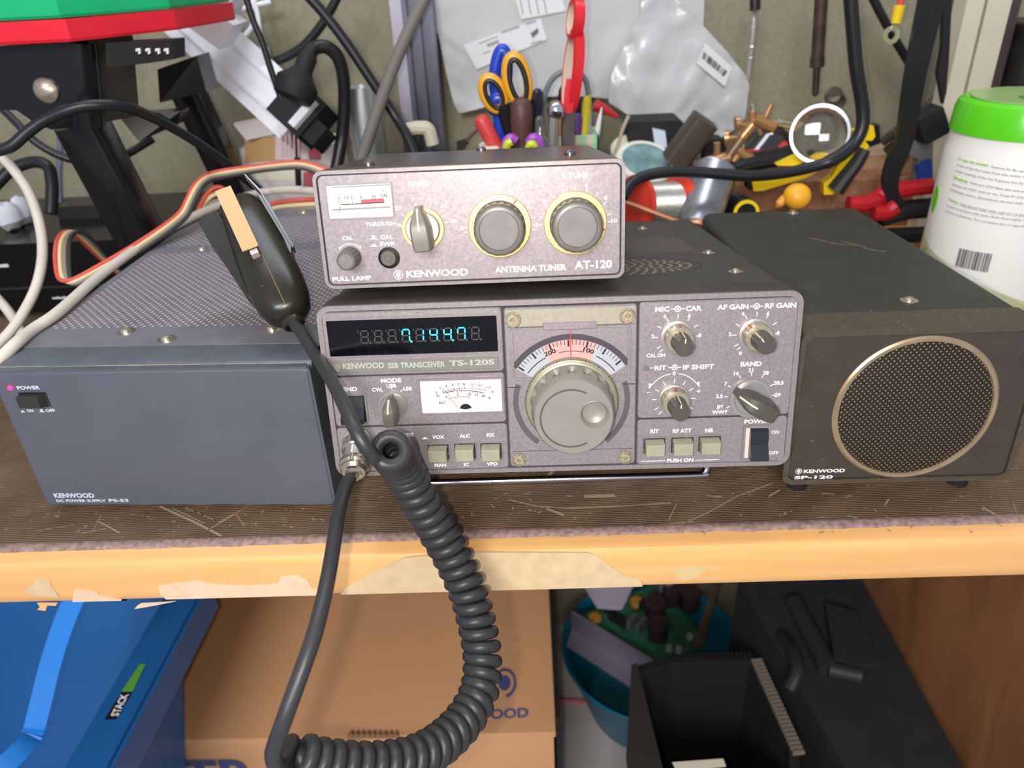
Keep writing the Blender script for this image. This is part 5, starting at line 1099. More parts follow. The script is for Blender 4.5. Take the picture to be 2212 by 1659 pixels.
leg(at(1524, 258, .42), at(1456, 350, .425), .026, .026).obj('handle', M('clamp_black', (66, 58, 46), .5, spec=.5), th, .5)
MB().extr([at(1452, 318, .425), at(1476, 320, .425), at(1488, 370, .425), at(1460, 372, .425)], (0, .02, 0)).obj('stem', m_blackm, th, 0)
MB().box(at(1525, 340, .455).x, at(1568, 340, .455).x, .455, .48, .0, at(1545, 302, .455).z, .006).obj('jaw', m_blackm, th, 0)
# helping hands: brass rods, wing nuts, clips and the magnifier
m_brass = M('brass', (186, 142, 96), .32, metal=.6)
m_bright = M('bright_steel', (222, 214, 190), .2, metal=.9)
hh = thing('helping_hands', 'brass jointed holder with crocodile clips supporting the magnifying lens', 'tool holder', at(1560, 380, .43))
def hr(p, q, r, mat, nm, Y=.43, Y2=None): MB().cyl(at(*p, Y), at(*q, Y2 or Y), r, None, 12).obj(nm, mat, hh)
hr((1626, 250), (1624, 225), .0026, m_bright, 'wing_screw'); hr((1624, 275), (1625, 240), .0038, m_brass, 'joint_post')
hr((1588, 266), (1616, 272), .0026, m_brass, 'wing_screw')
MB().lathe([(.0065, 0), (.0065, .004)], at(1588, 267, .43), (1, 0, .1), 20).obj('wing_nut', m_brass, hh)
hr((1628, 255), (1672, 275), .0058, m_brass, 'clamp_block'); hr((1666, 225), (1654, 252), .0028, m_brass, 'wing_screw'); hr((1640, 280), (1643, 290), .0025, m_brass, 'set_screw')
hr((1665, 263), (1678, 266), .0030, m_bright, 'collar'); hr((1680, 264), (1712, 272), .0040, m_bright, 'lens_socket')
hr((1626, 268), (1600, 300), .0052, m_brass, 'swivel_rod'); hr((1604, 296), (1572, 340), .0055, M('brass_dark', (128, 104, 76), .4, metal=.5), 'swivel_rod')
hr((1602, 290), (1600, 322), .0042, m_bright, 'joint_post'); MB().lathe([(.0075, 0), (.0075, .004)], at(1566, 298, .425), (1, -.3, .1), 20).obj('wing_nut', m_brass, hh)
hr((1568, 300), (1592, 296), .0024, m_brass, 'wing_screw')
hr((1525, 352), (1576, 340), .0062, m_brass, 'clamp_block'); hr((1549, 308), (1548, 340), .0035, m_brass, 'wing_screw'); hr((1497, 342), (1500, 358), .0035, m_brass, 'wing_screw')
hr((1500, 366), (1528, 352), .0042, m_bright, 'lens_socket'); hr((1530, 360), (1572, 350), .0050, m_brass, 'crocodile_clip'); hr((1590, 325), (1622, 342), .0050, m_brass, 'crocodile_clip'); hr((1558, 362), (1576, 368), .0030, m_brass, 'crocodile_clip')
hr((1600, 320), (1585, 348), .0045, m_brass, 'joint_post')
MB().cyl(at(1572, 342, .43), at(1560, 440, .43), .004, None, 10).obj('stand_post', M('brass_dark', (128, 104, 76)), hh)
lc = at(1770, 290, .40); ln_ = (CAMP - lc).normalized(); ln_ = (ln_ + Vector((.12, 0, .05))).normalized(); lr = .0250
mg = thing('magnifying_lens', 'round glass magnifying lens in a white rim above the yellow pliers', 'magnifier', lc)
MB().lathe([(lr * math.sin(t * PI / 20), (.0052 * math.cos(t * PI / 20))) for t in range(0, 21)], lc, ln_, 48).obj('lens', M('lens_glass', (250, 250, 248), .0, trans=1, ior=1.5), mg)
b = MB(); rr0, rr1 = lr * .975, lr * 1.07
b.lathe([(rr0, -.0035), (rr1, -.0035), (rr1, .0035), (rr0, .0035), (rr0, -.0035)], lc, ln_, 56, cap=False); b.obj('rim', M('rim_white', (222, 224, 230), .3, metal=.3), mg)
spn = MB(); hp = []
for k in range(90):
    a = 2 * PI * k / 14; f = k / 90; q = at(1800 + 8 * f, 205 + 16 * f, .50 - .02 * f); hp.append(q + Vector((.0085 * math.cos(a), 0, .0075 * math.sin(a))))
tag(spn.tube(hp, .0013, 6, smooth=False).obj('coil_spring', M('spring_grey', (96, 88, 78), .4, metal=.5)), 'small grey coil spring seen behind the magnifying lens', 'spring')
# big black cable across
cable('power_cable', 'thick black cable hanging from above and sweeping left to the tuner', [at(1836, -20, .36), at(1842, 60, .36), at(1850, 150, .36), at(1862, 225, .36), at(1862, 275, .358), at(1840, 315, .355), at(1800, 345, .35), at(1750, 362, .35), at(1690, 374, .348), at(1620, 380, .345), at(1560, 376, .345), at(1500, 372, .345), at(1440, 372, .342), at(1395, 380, .338), at(1365, 396, .33), at(1345, 425, .32)], lambda f: .0058 if f < .42 else .0050, m_cb, n=12)
# pliers
m_py = M('pliers_yellow', (240, 204, 24), .35, spec=.5)
pl_ = thing('pliers', 'yellow and black handled pliers lying open behind the speaker', 'pliers', at(1860, 330, .44))
def grip(pts, Y, th_, name, mat, off=0, dy=.012): return MB().extr([at(x, y, Y) for x, y in pts], (0, dy, 0)).obj(name, mat, pl_, 0)
grip([(1624, 386), (1640, 382), (1700, 376), (1790, 340), (1836, 318), (1842, 330), (1740, 385), (1648, 412), (1628, 413)], .40, 0, 'handle', m_py, dy=.014)
grip([(1616, 384), (1622, 384), (1626, 411), (1616, 409)], .40, 0, 'handle_end', m_black, dy=.016)
grip([(1680, 358), (1740, 330), (1790, 322), (1720, 358)], .41, 0, 'handle', m_py)
grip([(1866, 300), (1877, 315), (1838, 380), (1800, 420), (1780, 421), (1779, 396), (1797, 383), (1820, 340), (1842, 312)], .405, 0, 'handle', m_py, dy=.010)
MB().tube([at(1868, 322, .400), at(1848, 355, .400), at(1822, 388, .400), at(1804, 412, .400)], lambda f: .0058 + .0028 * f, 10).obj('grip', M('grip_black', (36, 36, 36), .5), pl_)
grip([(1844, 283), (1866, 280), (1866, 274), (1887, 272), (1891, 295), (1884, 304), (1850, 303)], .415, 0, 'jaw_cover', m_py)
grip([(1880, 274), (1900, 270), (1902, 310), (1880, 318), (1868, 312)], .425, 0, 'jaw', m_black)
# wood offcuts, ball, clamps
m_plank = wood('plank_brown', (128, 84, 60), (158, 108, 76), (60, 10, 60), .6); m_plank2 = wood('plank_tan', (172, 140, 104), (196, 164, 126), (40, 14, 60), .6)
zt2 = .030
yl0 = .46
tag(MB().box(at(1560, 430, yl0).x, at(2010, 410, yl0).x, yl0, .56, 0.012, at(1760, 392, yl0).z, .0).obj('wood_block', m_plank, None, 0), 'long reddish brown wooden block lying under the pliers', 'wood')
zb2 = at(1760, 392, yl0).z
tag(MB().box(at(1850, 330, .50).x, at(1975, 330, .50).x, .50, .57, zb2, at(1900, 335, .50).z, .0).obj('wood_block', m_plank2, None, 0), 'pale wooden block on top of the reddish block', 'wood')
tag(MB().box(at(1880, 500, .42).x, at(2010, 500, .42).x, .40, .4595, 0, .022, .0).obj('wood_block', wood('plank_orange', (188, 128, 62), (206, 148, 80), (40, 20, 60), .6), None, 0), 'orange tinted wooden board beside the white canister', 'wood')
tag(MB().box(at(1560, 440, .44).x, at(2000, 440, .44).x, .405, .43, 0, .030).obj('shade_block', m_blackm, None, 0), 'low black block standing in for shade behind the speaker under the wooden block', 'case')  # black block drawn in place of the dark shade below the wood
ob = thing('orange_ball', 'round orange ball knob with a small ear behind the speaker', 'knob', at(1720, 450, .385))
c_ = at(1722, 424, .385); MB().lathe([(.0130 * math.sin(PI * k / 16), -.0122 * math.cos(PI * k / 16)) for k in range(17)], c_, (.1, -.2, 1), 32).obj('ball', M('ball_orange', (246, 176, 44), .4, nz=(20, .08)), ob)
MB().lathe([(.0005, 0), (.0042, .004), (.0045, .011), (.002, .016)], at(1676, 448, .388), at(1704, 420, .388) - at(1676, 448, .388), 16).obj('ear', M('ear_orange', (226, 156, 60), .45), ob)
MB().cyl(c_ + Vector((0, .004, -.010)), Vector((c_.x, c_.y + .006, .030)), .004).obj('neck', M('ear_orange', (226, 156, 60)), ob)
sd_ = thing('screwdriver', 'black handle with a yellow end ring peeping over the speaker', 'tool', at(1613, 460, .36))
c_ = at(1612, 460, .372); MB().lathe([(.0118, 0), (.0128, .003), (.0128, .040)], c_, (0, 1, -.1), 28).obj('handle', m_black, sd_)
MB().lathe([(.0092, -.0008), (.0122, -.0008), (.0122, .002), (.0092, .002), (.0092, -.0008)], c_, (0, 1, -.1), 28, cap=False).obj('end_ring', m_py, sd_)
cp = thing('clamp', 'dark red sprung clamp lying behind the right end of the speaker', 'clamp', at(1900, 460, .42))
m_cr = M('clamp_red', (176, 26, 34), .3, spec=.55)
Yc = .395
MB().tube([at(1895, 430, Yc), at(1915, 415, Yc), at(1960, 408, Yc), at(2010, 402, Yc)], .0080, 10).obj('handle', m_cr, cp)
MB().tube([at(1832, 442, Yc - .008), at(1868, 440, Yc - .008), at(1900, 428, Yc)], .0082, 10).obj('handle', m_cr, cp)
MB().tube([at(1885, 460, Yc - .01), at(1915, 458, Yc - .01), at(1935, 446, Yc - .01)], .0078, 10).obj('jaw', m_cr, cp)
tag(MB().tube([at(1900, 470, .397), at(1950, 455, .397), at(2020, 448, .397)], .010, 10).obj('padded_bar', m_blackm), 'black padded bar under the red clamp', 'bar')
tag(MB().extr([at(1555, 438, .40), at(1580, 436, .40), at(1592, 446, .40), at(1560, 448, .40)], (0, .01, 0)).obj('red_scrap', M('scrap_red', (200, 40, 40), .4)), 'flat red scrap between the solder drum and the yellow ringed handle', 'scrap')
tag(MB().tube([at(1612, 332, .47), at(1650, 330, .47), at(1700, 312, .47)], .0042, 8).obj('curved_tool', M('scrap_red', (200, 40, 40))), 'red curved handle under the brass holder', 'handle')
bt = thing('side_cutters', 'black shiny tool handles lying behind the yellow pliers', 'pliers', at(1660, 350, .43))
MB().tube([at(1580, 365, .43), at(1620, 352, .43), at(1700, 340, .43), at(1760, 330, .43)], .0085, 10).obj('handle', m_black, bt); MB().tube([at(1600, 345, .45), at(1660, 340, .45), at(1720, 325, .45)], .0075, 10).obj('handle', m_black, bt)
tag(MB().lathe([(.028, 0), (.030, .004), (.012, .020), (.004, .022)], at(1660, 318, .49), (0, -.3, 1), 30).obj('clear_dome', clear('dome_clear', (150, 140, 140), .12, .1)), 'smoky clear plastic dome behind the brass holder', 'dome')
# hanging things
gn = thing('gooseneck', 'thin ribbed steel gooseneck hanging in front of the wall', 'tool', at(1622, 170, .50))
MB().tube([at(1631, -20, .50), at(1631, 22, .50)], .0052, 10).obj('sleeve', m_black, gn)
b = MB(); q0, q1, q2 = at(1631, 18, .50), at(1626, 90, .50), at(1617, 172, .50); P = spline([q0, q1, q2], 45); b.tube(P, lambda f: .0026 + .0005 * (int(f * 90) % 2), 8, smooth=False); b.obj('ribbed_neck', m_alu, gn)
tipo = thing('soldering_tip', 'rusty dark rod with a narrow tip hanging point down', 'tool', at(1770, 100, .48))
MB().lathe([(.0062, 0), (.0062, .060), (.0070, .066), (.0070, .072), (.0036, .073), (.0032, .098), (.0012, .1)], at(1776, -30, .48), at(1766, 124, .48) - at(1776, -30, .48), 16).obj('barrel', M('rust_dark', (72, 54, 46), .55, metal=.4, nz=(80, .4)), tipo)
rtm = thing('ring_terminal', 'yellow insulated ring terminal on a red wire hanging down', 'terminal', at(1930, 70, .42))
MB().tube([at(1955, -40, .42), at(1948, -10, .42), at(1944, 14, .42)], .0032, 8).obj('red_wire', M('wire_coral', (206, 80, 78), .5), rtm, 1.2)
MB().cyl(at(1944, 11, .42), at(1935, 50, .42), .0048, .0042).obj('yellow_sleeve', m_py, rtm)
c_ = at(1925, 76, .42); axr = Vector((.05, -1, .15))
MB().lathe([(.0036, -.0009), (.0076, -.0009), (.0076, .0009), (.0036, .0009), (.0036, -.0009)], c_, axr, 30, cap=False).obj('ring', M('terminal_tin', (206, 206, 160), .3, metal=.6), rtm)
MB().extr([at(1929, 48, .4195), at(1940, 50, .4195), at(1936, 64, .4195), at(1925, 63, .4195)], (0, .0015, 0)).obj('ring_neck', MC['terminal_tin'], rtm, 0)
cable('thin_cable', 'thin black cord slanting behind the ring terminal', [at(1878, -20, .52), at(1900, 25, .52), at(1930, 80, .52), at(1960, 130, .52), at(1990, 180, .52)], .0044, m_cb)
fh = thing('flat_bar', 'flat black curved bar hanging left of the beige plastic column', 'bar', at(1940, 440, .40))
FB = [(2022, -30, .0110), (2006, 40, .0105), (1990, 110, .0098), (1975, 185, .0090), (1965, 250, .0085), (1955, 305, .0080), (1936, 350, .0085), (1925, 390, .0075), (1930, 425, .0060), (1946, 450, .0050)]
L0 = []; R0 = []
for i, (x, y, w_h) in enumerate(FB):
    c_ = at(x, y, .385); nx = FB[min(i + 1, 9)]; pv = FB[max(i - 1, 0)]; d_ = (at(nx[0], nx[1], .385) - at(pv[0], pv[1], .385)).normalized(); n_ = Vector((-d_.z, 0, d_.x)) * w_h
    L0.append(c_ + n_); R0.append(c_ - n_)
b = MB(); lo = [[tuple(a), tuple(c), tuple(c + Vector((0, .005, 0))), tuple(a + Vector((0, .005, 0)))] for a, c in zip(spline(L0, 4), spline(R0, 4))]; b.loft(lo).obj('bar_body', M('bar_black', (26, 25, 25), .4, dust=(400, .76, (110, 104, 98))), fh, .5)
tag(MB().extr([at(2040, -30, .43), at(2058, -30, .43), at(2050, 130, .43), at(2044, 200, .43), at(2038, 225, .43), at(2026, 160, .43), at(2036, 100, .43)], (0, .006, 0)).obj('black_strap', m_blackm), 'narrow black strap hanging along the beige column', 'strap')
for i, lab in enumerate(('upper brown spiral wrapped hose behind the flat black bar', 'lower brown spiral wrapped hose behind the flat black bar')):
    b = MB(); o_ = 20 * i; P = spline([at(1905 + o_ * .4, 308 + o_, .47), at(1970 + o_ * .5, 258 + o_, .47), at(2030 + o_ * .6, 205 + o_, .47), at(2075, 155 + o_, .47)], 30)
    tag(b.tube(P, lambda f: .0046 + .0007 * (int(f * 90) % 2), 8, smooth=False).obj('spiral_hose', M('hose_brown', (66, 56, 50), .5)), lab, 'hose')
bc = thing('beige_column', 'beige plastic housing with vertical grooves behind the canister', 'housing', at(2110, 190, .44))
m_bg = M('beige_plastic', (206, 198, 172), .5, nz=(30, .05)); m_bg2 = M('beige_pinkish', (202, 188, 176), .5)
xb_, xc, xd, xe = [at(x, 60, .44).x for x in (2076, 2114, 2121, 2172)]
MB().box(xb_, xc, .440, .463, 0, .40).obj('left_panel', m_bg, bc, 0)
MB().box(xc, xd, .447, .463, 0, .40).obj('groove_strip', M('groove_grey', (140, 132, 112), .6), bc, 0); MB().box(xd, xe, .440, .463, 0, .40, .003).obj('right_panel', m_bg, bc, 0)
tag(MB().box(xe + .001, xe + .011, .444, .462, 0, .40).obj('dark_board', M('board_brown', (70, 56, 56), .5), None, 0), 'narrow dark brown board right of the beige housing', 'board')
tag(MB().box(xe + .014, xe + .06, .42, .50, 0, at(2190, 55, .42).z, .004).obj('black_unit', M('unit_black', (34, 32, 30), .4, nz=(60, .5)), None, 0), 'dark unit at the right edge behind the canister lid', 'unit')
gc = thing('grey_clamp', 'grey clamp with black knob standing left of the canister', 'clamp', at(1990, 400, .44))
MB().extr([at(1956, 330, .43), at(1990, 300, .43), at(2014, 296, .43), at(2016, 395, .43), at(1976, 398, .43), at(1985, 345, .43)], (0, .012, 0)).obj('frame', M('clamp_grey', (112, 110, 112), .45), gc, 0)
MB().obox(at(2006, 268, .42), (Vector((1, 0, .55)), (0, 1, 0), Vector((-.55, 0, 1))), (.012, .012, .013)).obj('knob', m_blackm, gc, 0)
MB().extr([at(1994, 350, .425), at(2012, 345, .425), at(2014, 394, .425), at(1984, 394, .425), at(1986, 362, .425)], (0, .01, 0)).obj('blue_pad', M('pad_blue', (32, 60, 150), .4), gc, 0)

# ------------------------------------------------------------------ wipes canister
cxn, cyn, rn = .386, .290, .0545
cn_ = thing('wipes_canister', 'white wipes canister with a bright green lid at the right edge', 'canister', (cxn, cyn, 0))
MB().lathe([(rn * .90, .0005), (rn * .97, .004), (rn, .010), (rn * .985, .140), (rn * .96, .146), (rn * .96, .156)], (cxn, cyn, 0), (0, 0, 1), 72).obj('canister_body', M('canister_white', (238, 235, 225), .35, spec=.4), cn_)
MB().lathe([(rn * .985, .154), (rn * .975, .170), (rn * .94, .1765), (rn * .86, .179), (rn * .84, .1785), (.001, .1790)], (cxn, cyn, 0), (0, 0, 1), 72).obj('lid', M('lid_green', (92, 204, 30), .25, spec=.5), cn_)
MB().lathe([(rn * .80, .1787), (rn * .80, .1798), (.001, .1800)], (cxn, cyn, 0), (0, 0, 1), 48).obj('lid_disc', M('lid_disc_green', (150, 180, 110), .3), cn_)
def wrap(ang, z, e=.0003, rad=None): rr2 = (rad or rn * .9925) + e + (.0004 if z < .03 else 0); return (cxn + rr2 * math.cos(ang), cyn + rr2 * math.sin(ang), z)
MB().extr([(cxn - .020, cyn - .034, .1801), (cxn + .030, cyn - .030, .1801), (cxn + .034, cyn - .006, .1801), (cxn - .016, cyn - .006, .1801)], (0, 0, .0004)).obj('lid_print', M('lid_print_green', (60, 140, 56), .35, nz=(160, .35)), cn_, 0)
va = math.atan2(CAMP.y - cyn, CAMP.x - cxn)                         # the side facing the room
aL = va - 1.15
b = MB(); 
def band(B, pts_lo, pts_hi, e=.0003):
    lo = [B.b.verts.new(wrap(a, z, e)) for a, z in pts_lo]; hi = [B.b.verts.new(wrap(a, z, e)) for a, z in pts_hi]
    for i in range(len(lo) - 1): B.face((lo[i], lo[i + 1], hi[i + 1], hi[i]))
n_ = 40
band(b, [(va - 1.3 + 2.4 * k / n_, .006) for k in range(n_ + 1)], [(va - 1.3 + 2.4 * k / n_, .066 - .046 * k / n_) for k in range(n_ + 1)])
b.obj('label_wave', M('label_khaki', (196, 196, 152), .4), cn_)
b = MB()
for k in range(3):
    a0 = va - 1.16 + .03 * k; pts_ = [(a0 + .02 * j + .05 * k * j / 5, .038 + (.020 - .005 * k) * j / 2.2) for j in range(6)]
    lo = [b.b.verts.new(wrap(a, z, .0005)) for a, z in pts_]; hi = [b.b.verts.new(wrap(a + .020 * (1 - j / 5), z, .0005)) for j, (a, z) in enumerate(pts_)]
    for i in range(5): b.face((lo[i], lo[i + 1], hi[i + 1], hi[i]))
b.obj('printed_grass', M('grass_green', (52, 126, 50), .5), cn_)
MB().loft([[wrap(va - 1.16 + .09 * math.cos(t) * (1 + .08 * (k % 2)), .098 + .011 * math.sin(t) * (1 + .08 * (k % 2)), e) for k, t in enumerate([2 * PI * k / 24 for k in range(24)])] for e in (.0002, .0006)]).obj('printed_leaf', M('leaf_green', (112, 200, 48), .5), cn_)
b = MB(); b2 = MB()
def tline(B, s, a0, a1, z, h, dz=-.003):
    z += .0065
    B.text(s, 0, 1, 0, 1, fn=lambda u, v: wrap(a0 + (a1 - a0) * u, z + h * v + dz * u, .0005))
ta = va - .80; TW = 1.32
rows = [('To open the canister:', 'Remove lid, flip open dispenser', .128), (None, 'corner of the first wipe from the center of roll and push', .1235), (None, 'center opening of the lid. Replace the lid.', .119), ('Directions:', 'Wipe your CPAP Mask after each use and dry', .1135), (None, 'cleaning. Let CPAP mask air dry. Keep lid closed between uses', .108), (None, 'If irritation occurs, discontinue use and seek medical advice', .1035), ('Warning:', 'THESE ARE NOT BABY WIPES. KEEP OUT OF REACH', .0955), (None, 'In case of contact with eyes, flush thoroughly with water. If irri', .0905), (None, 'contact a physician. For complete list of ingredients, visit', .086)]
for head, s, z in rows:
    a0 = ta
    if head:
        wh = .0235 * len(head); tline(b2, head, a0, a0 + wh, z, .0027, -.0006); a0 += wh + .03
    tline(b, s, a0, a0 + .0225 * len(s) * (.95 if head else 1), z - (.0009 if head else 0), .0024, -.0022)
b.obj('label_text', M('text_grey', (182, 182, 178), .6), cn_, 0); b2.obj('label_headings', M('text_green', (150, 206, 96), .6), cn_, 0)
b = MB(); random.seed(3); a0 = va - .42
for k in range(34):
    w_b = random.choice((.004, .007, .012)); a_ = a0 + .46 * k / 34
    vs = [b.b.verts.new(wrap(a_, .0525, .0007)), b.b.verts.new(wrap(a_ + w_b * .8, .0525, .0007)), b.b.verts.new(wrap(a_ + w_b * .8, .0680, .0007)), b.b.verts.new(wrap(a_, .0680, .0007))]; b.face(vs)
b.obj('barcode', M('barcode_black', (44, 44, 44), .6), cn_, 0)

# ------------------------------------------------------------------ under the bench
m_card = M('cardboard', (216, 162, 114), .8, nz=(6, .06), dust=(40, .78, (150, 104, 70)))
cbx = thing('cardboard_box', 'big brown cardboard carton with blue print under the bench', 'box', (-.21, .30, -.72))
zc = -.42; y0_, y1_ = .178, .50; xA, xB = -.431, -.003
MB().box(xA, xB, y0_ + .001, y1_, -.72, zc - .002).obj('carton', m_card, cbx, 0)
MB().loft([[(xA - .002, y0_ - .002, zc + .002), (xB + .002, y0_ - .002, zc + .002), (xB + .002, y0_ - .002, zc - .006), (xA - .002, y0_ - .002, zc - .006)], [(xA - .002, y1_, zc + .002), (xB + .002, y1_, zc + .002), (xB + .002, y1_, zc - .006), (xA - .002, y1_, zc - .006)]]).obj('lid_flap', m_card, cbx, 0)
m_bp = M('print_blue', (74, 84, 128), .7)
b = MB(); q0, q1 = az(957, 1555, zc), az(1142, 1545, zc); hq = .0125
b.text('KENWOOD', 0, 1, 0, 1, fn=lambda u, v: (q0.x + (q1.x - q0.x) * u, q0.y + (q1.y - q0.y) * u + hq * (v - .35), zc + .0024))
b.obj('blue_print', m_bp, cbx, 0)
b = MB(); q0 = az(1090, 1478, zc)
for r0, r1, a0, a1 in ((.0, .007, 0, 360), (.0105, .0135, -80, 120)):
    for k in range(24):
        t0, t1 = [math.radians(a0 + (a1 - a0) * (k + j) / 24) for j in (0, 1)]
        b.face([b.b.verts.new((q0.x + r * math.cos(t), q0.y + r * 1.5 * math.sin(t), zc + .0024)) for r, t in ((r0, t0), (r1, t0), (r1, t1), (r0, t1))])
b.obj('blue_logo', m_bp, cbx, 0); b = MB()
def ft(s, xl_, xr_, ztop, zbot):
    b.text(s, xl_, xr_, zbot, ztop, y0_ - .0006)
tl, tr_ = at(385, 1643, y0_), at(560, 1643, y0_)
ft('TR-7', tl.x, tl.x + .135, tl.z, tl.z - .05)
b.obj('blue_number', m_bp, cbx, 0)
b = MB(); 
for k in range(9):
    q = az(760 + 12 * k, 1588, zc); b.lathe([(.001, 0), (.004 + .003 * abs(noise.noise(Vector((k, 2, 2)))), .002), (.002, .006)], (q.x, q.y - .003, zc + .001), (0, 0, 1), 8)
b.obj('torn_tape', M('torn_paper', (150, 112, 76), .9), cbx)
MB().box(az(690, 1588, zc).x, az(780, 1588, zc).x, y0_ - .0030, y0_ - .0016, zc - .03, zc + .001).obj('tape_strip', M('tape_tan', (176, 132, 78), .35), cbx, 0)
tag(MB().box(xB + .003, xB + .007, y0_ + .002, .50, -.72, zc + .02).obj('shadow_sheet', m_blackm, None, 0), 'thin black sheet standing in for the dark shadow right of the carton', 'panel')  # black sheet drawn in place of the shadow along the carton side

# blue tub
m_tub = M('tub_blue', (30, 94, 154), .35, spec=.5, nz=(12, .08)); m_tub2 = M('tub_blue_bright', (40, 130, 216), .4)
tub = thing('storage_tub', 'big blue plastic tub with its handle bar up left of the carton', 'tub', (-.66, .2, -.72))
ZT = -.25
A_ = Vector((-.384, .235, ZT)); B_ = Vector((-.392, -.14, ZT))
dW = (B_ - A_).normalized(); nW = Vector((dW.y, -dW.x, 0))
if nW.x < 0: nW = -nW
MB().extr([A_, B_, B_ + Vector((0, 0, -.47)) - nW * .04, A_ + Vector((0, -.165, -.47)) - nW * .04], nW * .003).obj('right_wall', m_tub, tub, 0)
MB().extr([A_ + nW * .0, B_ + nW * .0, B_ + nW * .033, A_ + nW * .033], (0, 0, .004)).obj('rim_flange', m_tub, tub, 0)
MB().extr([A_ + nW * .033, B_ + nW * .033, B_ + nW * .033 + Vector((0, 0, -.035)), A_ + nW * .033 + Vector((0, 0, -.035))], nW * .003).obj('rim_skirt', m_tub, tub, 0)
MB().extr([A_, A_ - nW * .45, A_ - nW * .43 + Vector((0, -.165, -.47)), A_ - nW * .04 + Vector((0, -.165, -.47))], -dW * .003).obj('back_wall', m_tub, tub, 0)
MB().extr([A_ - nW * .04 + Vector((0, -.165, -.465)), B_ - nW * .04 + Vector((0, 0, -.465)), B_ - nW * .43 + Vector((0, 0, -.465)), A_ - nW * .43 + Vector((0, -.165, -.465))], (0, 0, .003)).obj('tub_floor', m_tub, tub, 0)
MB().extr([A_ - nW * .45, B_ - nW * .45, B_ - nW * .43 + Vector((0, 0, -.47)), A_ - nW * .43 + Vector((0, -.165, -.47))], -nW * .003).obj('left_wall', m_tub, tub, 0)
hb = [ad(170, 1270, .60), ad(140, 1340, .60), ad(110, 1430, .60), ad(85, 1530, .595), ad(68, 1588, .59), ad(40, 1625, .575), ad(-10, 1670, .56), ad(-60, 1720, .55)]
hs = spline(hb, 6); b = MB(); lo = []
for i, p in enumerate(hs):
    t_ = (hs[min(i + 1, len(hs) - 1)] - hs[max(i - 1, 0)]).normalized(); vw = (CAMP - p).normalized(); s_ = t_.cross(vw).normalized(); n_ = s_.cross(t_)
    w_h, th_ = .0075, .006 + .0012 * (i % 2)
    lo.append([tuple(p + s_ * w_h + n_ * th_), tuple(p - s_ * w_h + n_ * th_), tuple(p - s_ * w_h - n_ * .006), tuple(p + s_ * w_h - n_ * .006)])
b.loft(lo).obj('handle_bar', m_tub2, tub, 1.0)
stq = lambda x, y: az(x, y, ZT) + Vector((0, 0, .0045))
MB().extr([stq(*q) for q in ((306, 1442), (318, 1442), (290, 1502), (266, 1502))], (0, 0, .0006)).obj('green_sticker', M('sticker_green', (96, 160, 60), .5), tub, 0)
MB().extr([stq(*q) for q in ((266, 1503), (289, 1503), (254, 1562), (230, 1562))], (0, 0, .0006)).obj('black_sticker', M('sticker_black', (22, 24, 30), .5), tub, 0)
q00, q01, q10 = stq(262, 1556), stq(285, 1508), stq(240, 1556); b = MB()
b.text('STACK', 0, 1, 0, 1, fn=lambda u, v: tuple(q00 + (q01 - q00) * u + (q10 - q00) * (v * .8 + .1) + Vector((0, 0, .0009)))); b.obj('sticker_text', m_white, tub, 0)

# teal basin full of circuit boards
ctb = az(1392, 1440, -.60); zf = -.72
q0, q1 = az(1195, 1400, -.60), az(1590, 1390, -.60); rt = (q1 - q0).length / 2; cb = (q0 + q1) / 2 + Vector((.012, 0, 0))
bs = thing('plastic_basin', 'round teal plastic basin holding circuit boards on the floor', 'basin', (cb.x, cb.y, zf))
MB().lathe([(rt * .70, .002), (rt * .93, .105), (rt * .98, .118), (rt, .121), (rt * .985, .124), (rt * .95, .120), (rt * .90, .105), (rt * .67, .008), (.001, .0075)], (cb.x, cb.y, zf), (0, 0, 1), 64).obj('basin_wall', M('basin_teal', (18, 104, 128), .35, spec=.5), bs)
m_pcb = M('pcb_green', (44, 100, 74), .45, nz=(70, .3)); m_heat = M('heatsink', (168, 160, 176), .35, metal=.6)
pb2 = thing('circuit_board', 'green circuit board with an aluminium heat sink in the teal basin', 'circuit board', (cb.x, cb.y, zf + .06))
zp = zf + .146
B4 = [az(1245, 1335, zp), az(1420, 1442, zp), az(1530, 1390, zp), az(1420, 1260, zp)]
MB().extr(B4, (0, 0, .002)).obj('board', m_pcb, pb2, 0)
dh = (B4[1] - B4[0]).normalized(); mid = (B4[0] + B4[1]) / 2; nh = Vector((dh.y, -dh.x, 0))
if nh.y > 0: nh = -nh
MB().obox(mid + nh * .010 + Vector((0, 0, .002)), (dh, nh, (0, 0, 1)), ((B4[1] - B4[0]).length / 2, .003, .018)).obj('heat_sink', m_heat, pb2, 0)
MB().extr([mid + nh * .013 + Vector((0, 0, -.016)) - dh * .07, mid + nh * .013 + Vector((0, 0, -.016)) + dh * .07, mid + nh * .038 + Vector((0, 0, -.020)) + dh * .06, mid + nh * .038 + Vector((0, 0, -.020)) - dh * .06], (0, 0, .002)).obj('heat_sink_fin', m_heat, pb2, 0)
random.seed(11)
for nm, mt_, spots, r_c, h_c in (('capacitor', M('cap_brown', (54, 40, 42), .35), ((1415, 1330), (1450, 1300), (1490, 1310), (1420, 1375)), .015, .030), ('capacitor', M('cap_silver', (170, 164, 176), .3, metal=.4), ((1440, 1283),), .013, .036), ('coil', M('coil_amber', (180, 128, 50), .5), ((1285, 1340), (1375, 1305)), .010, .008), ('small_capacitor', M('cap_small', (150, 160, 156), .4), ((1445, 1405), (1466, 1408), (1490, 1380)), .005, .008)):
    for x, y in spots:
        q = az(x, y, zp + .002); MB().lathe([(r_c * .97, 0), (r_c, .001), (r_c, h_c - .001), (r_c * .9, h_c)], q, (0, 0, 1), 20).obj(nm, mt_, pb2)
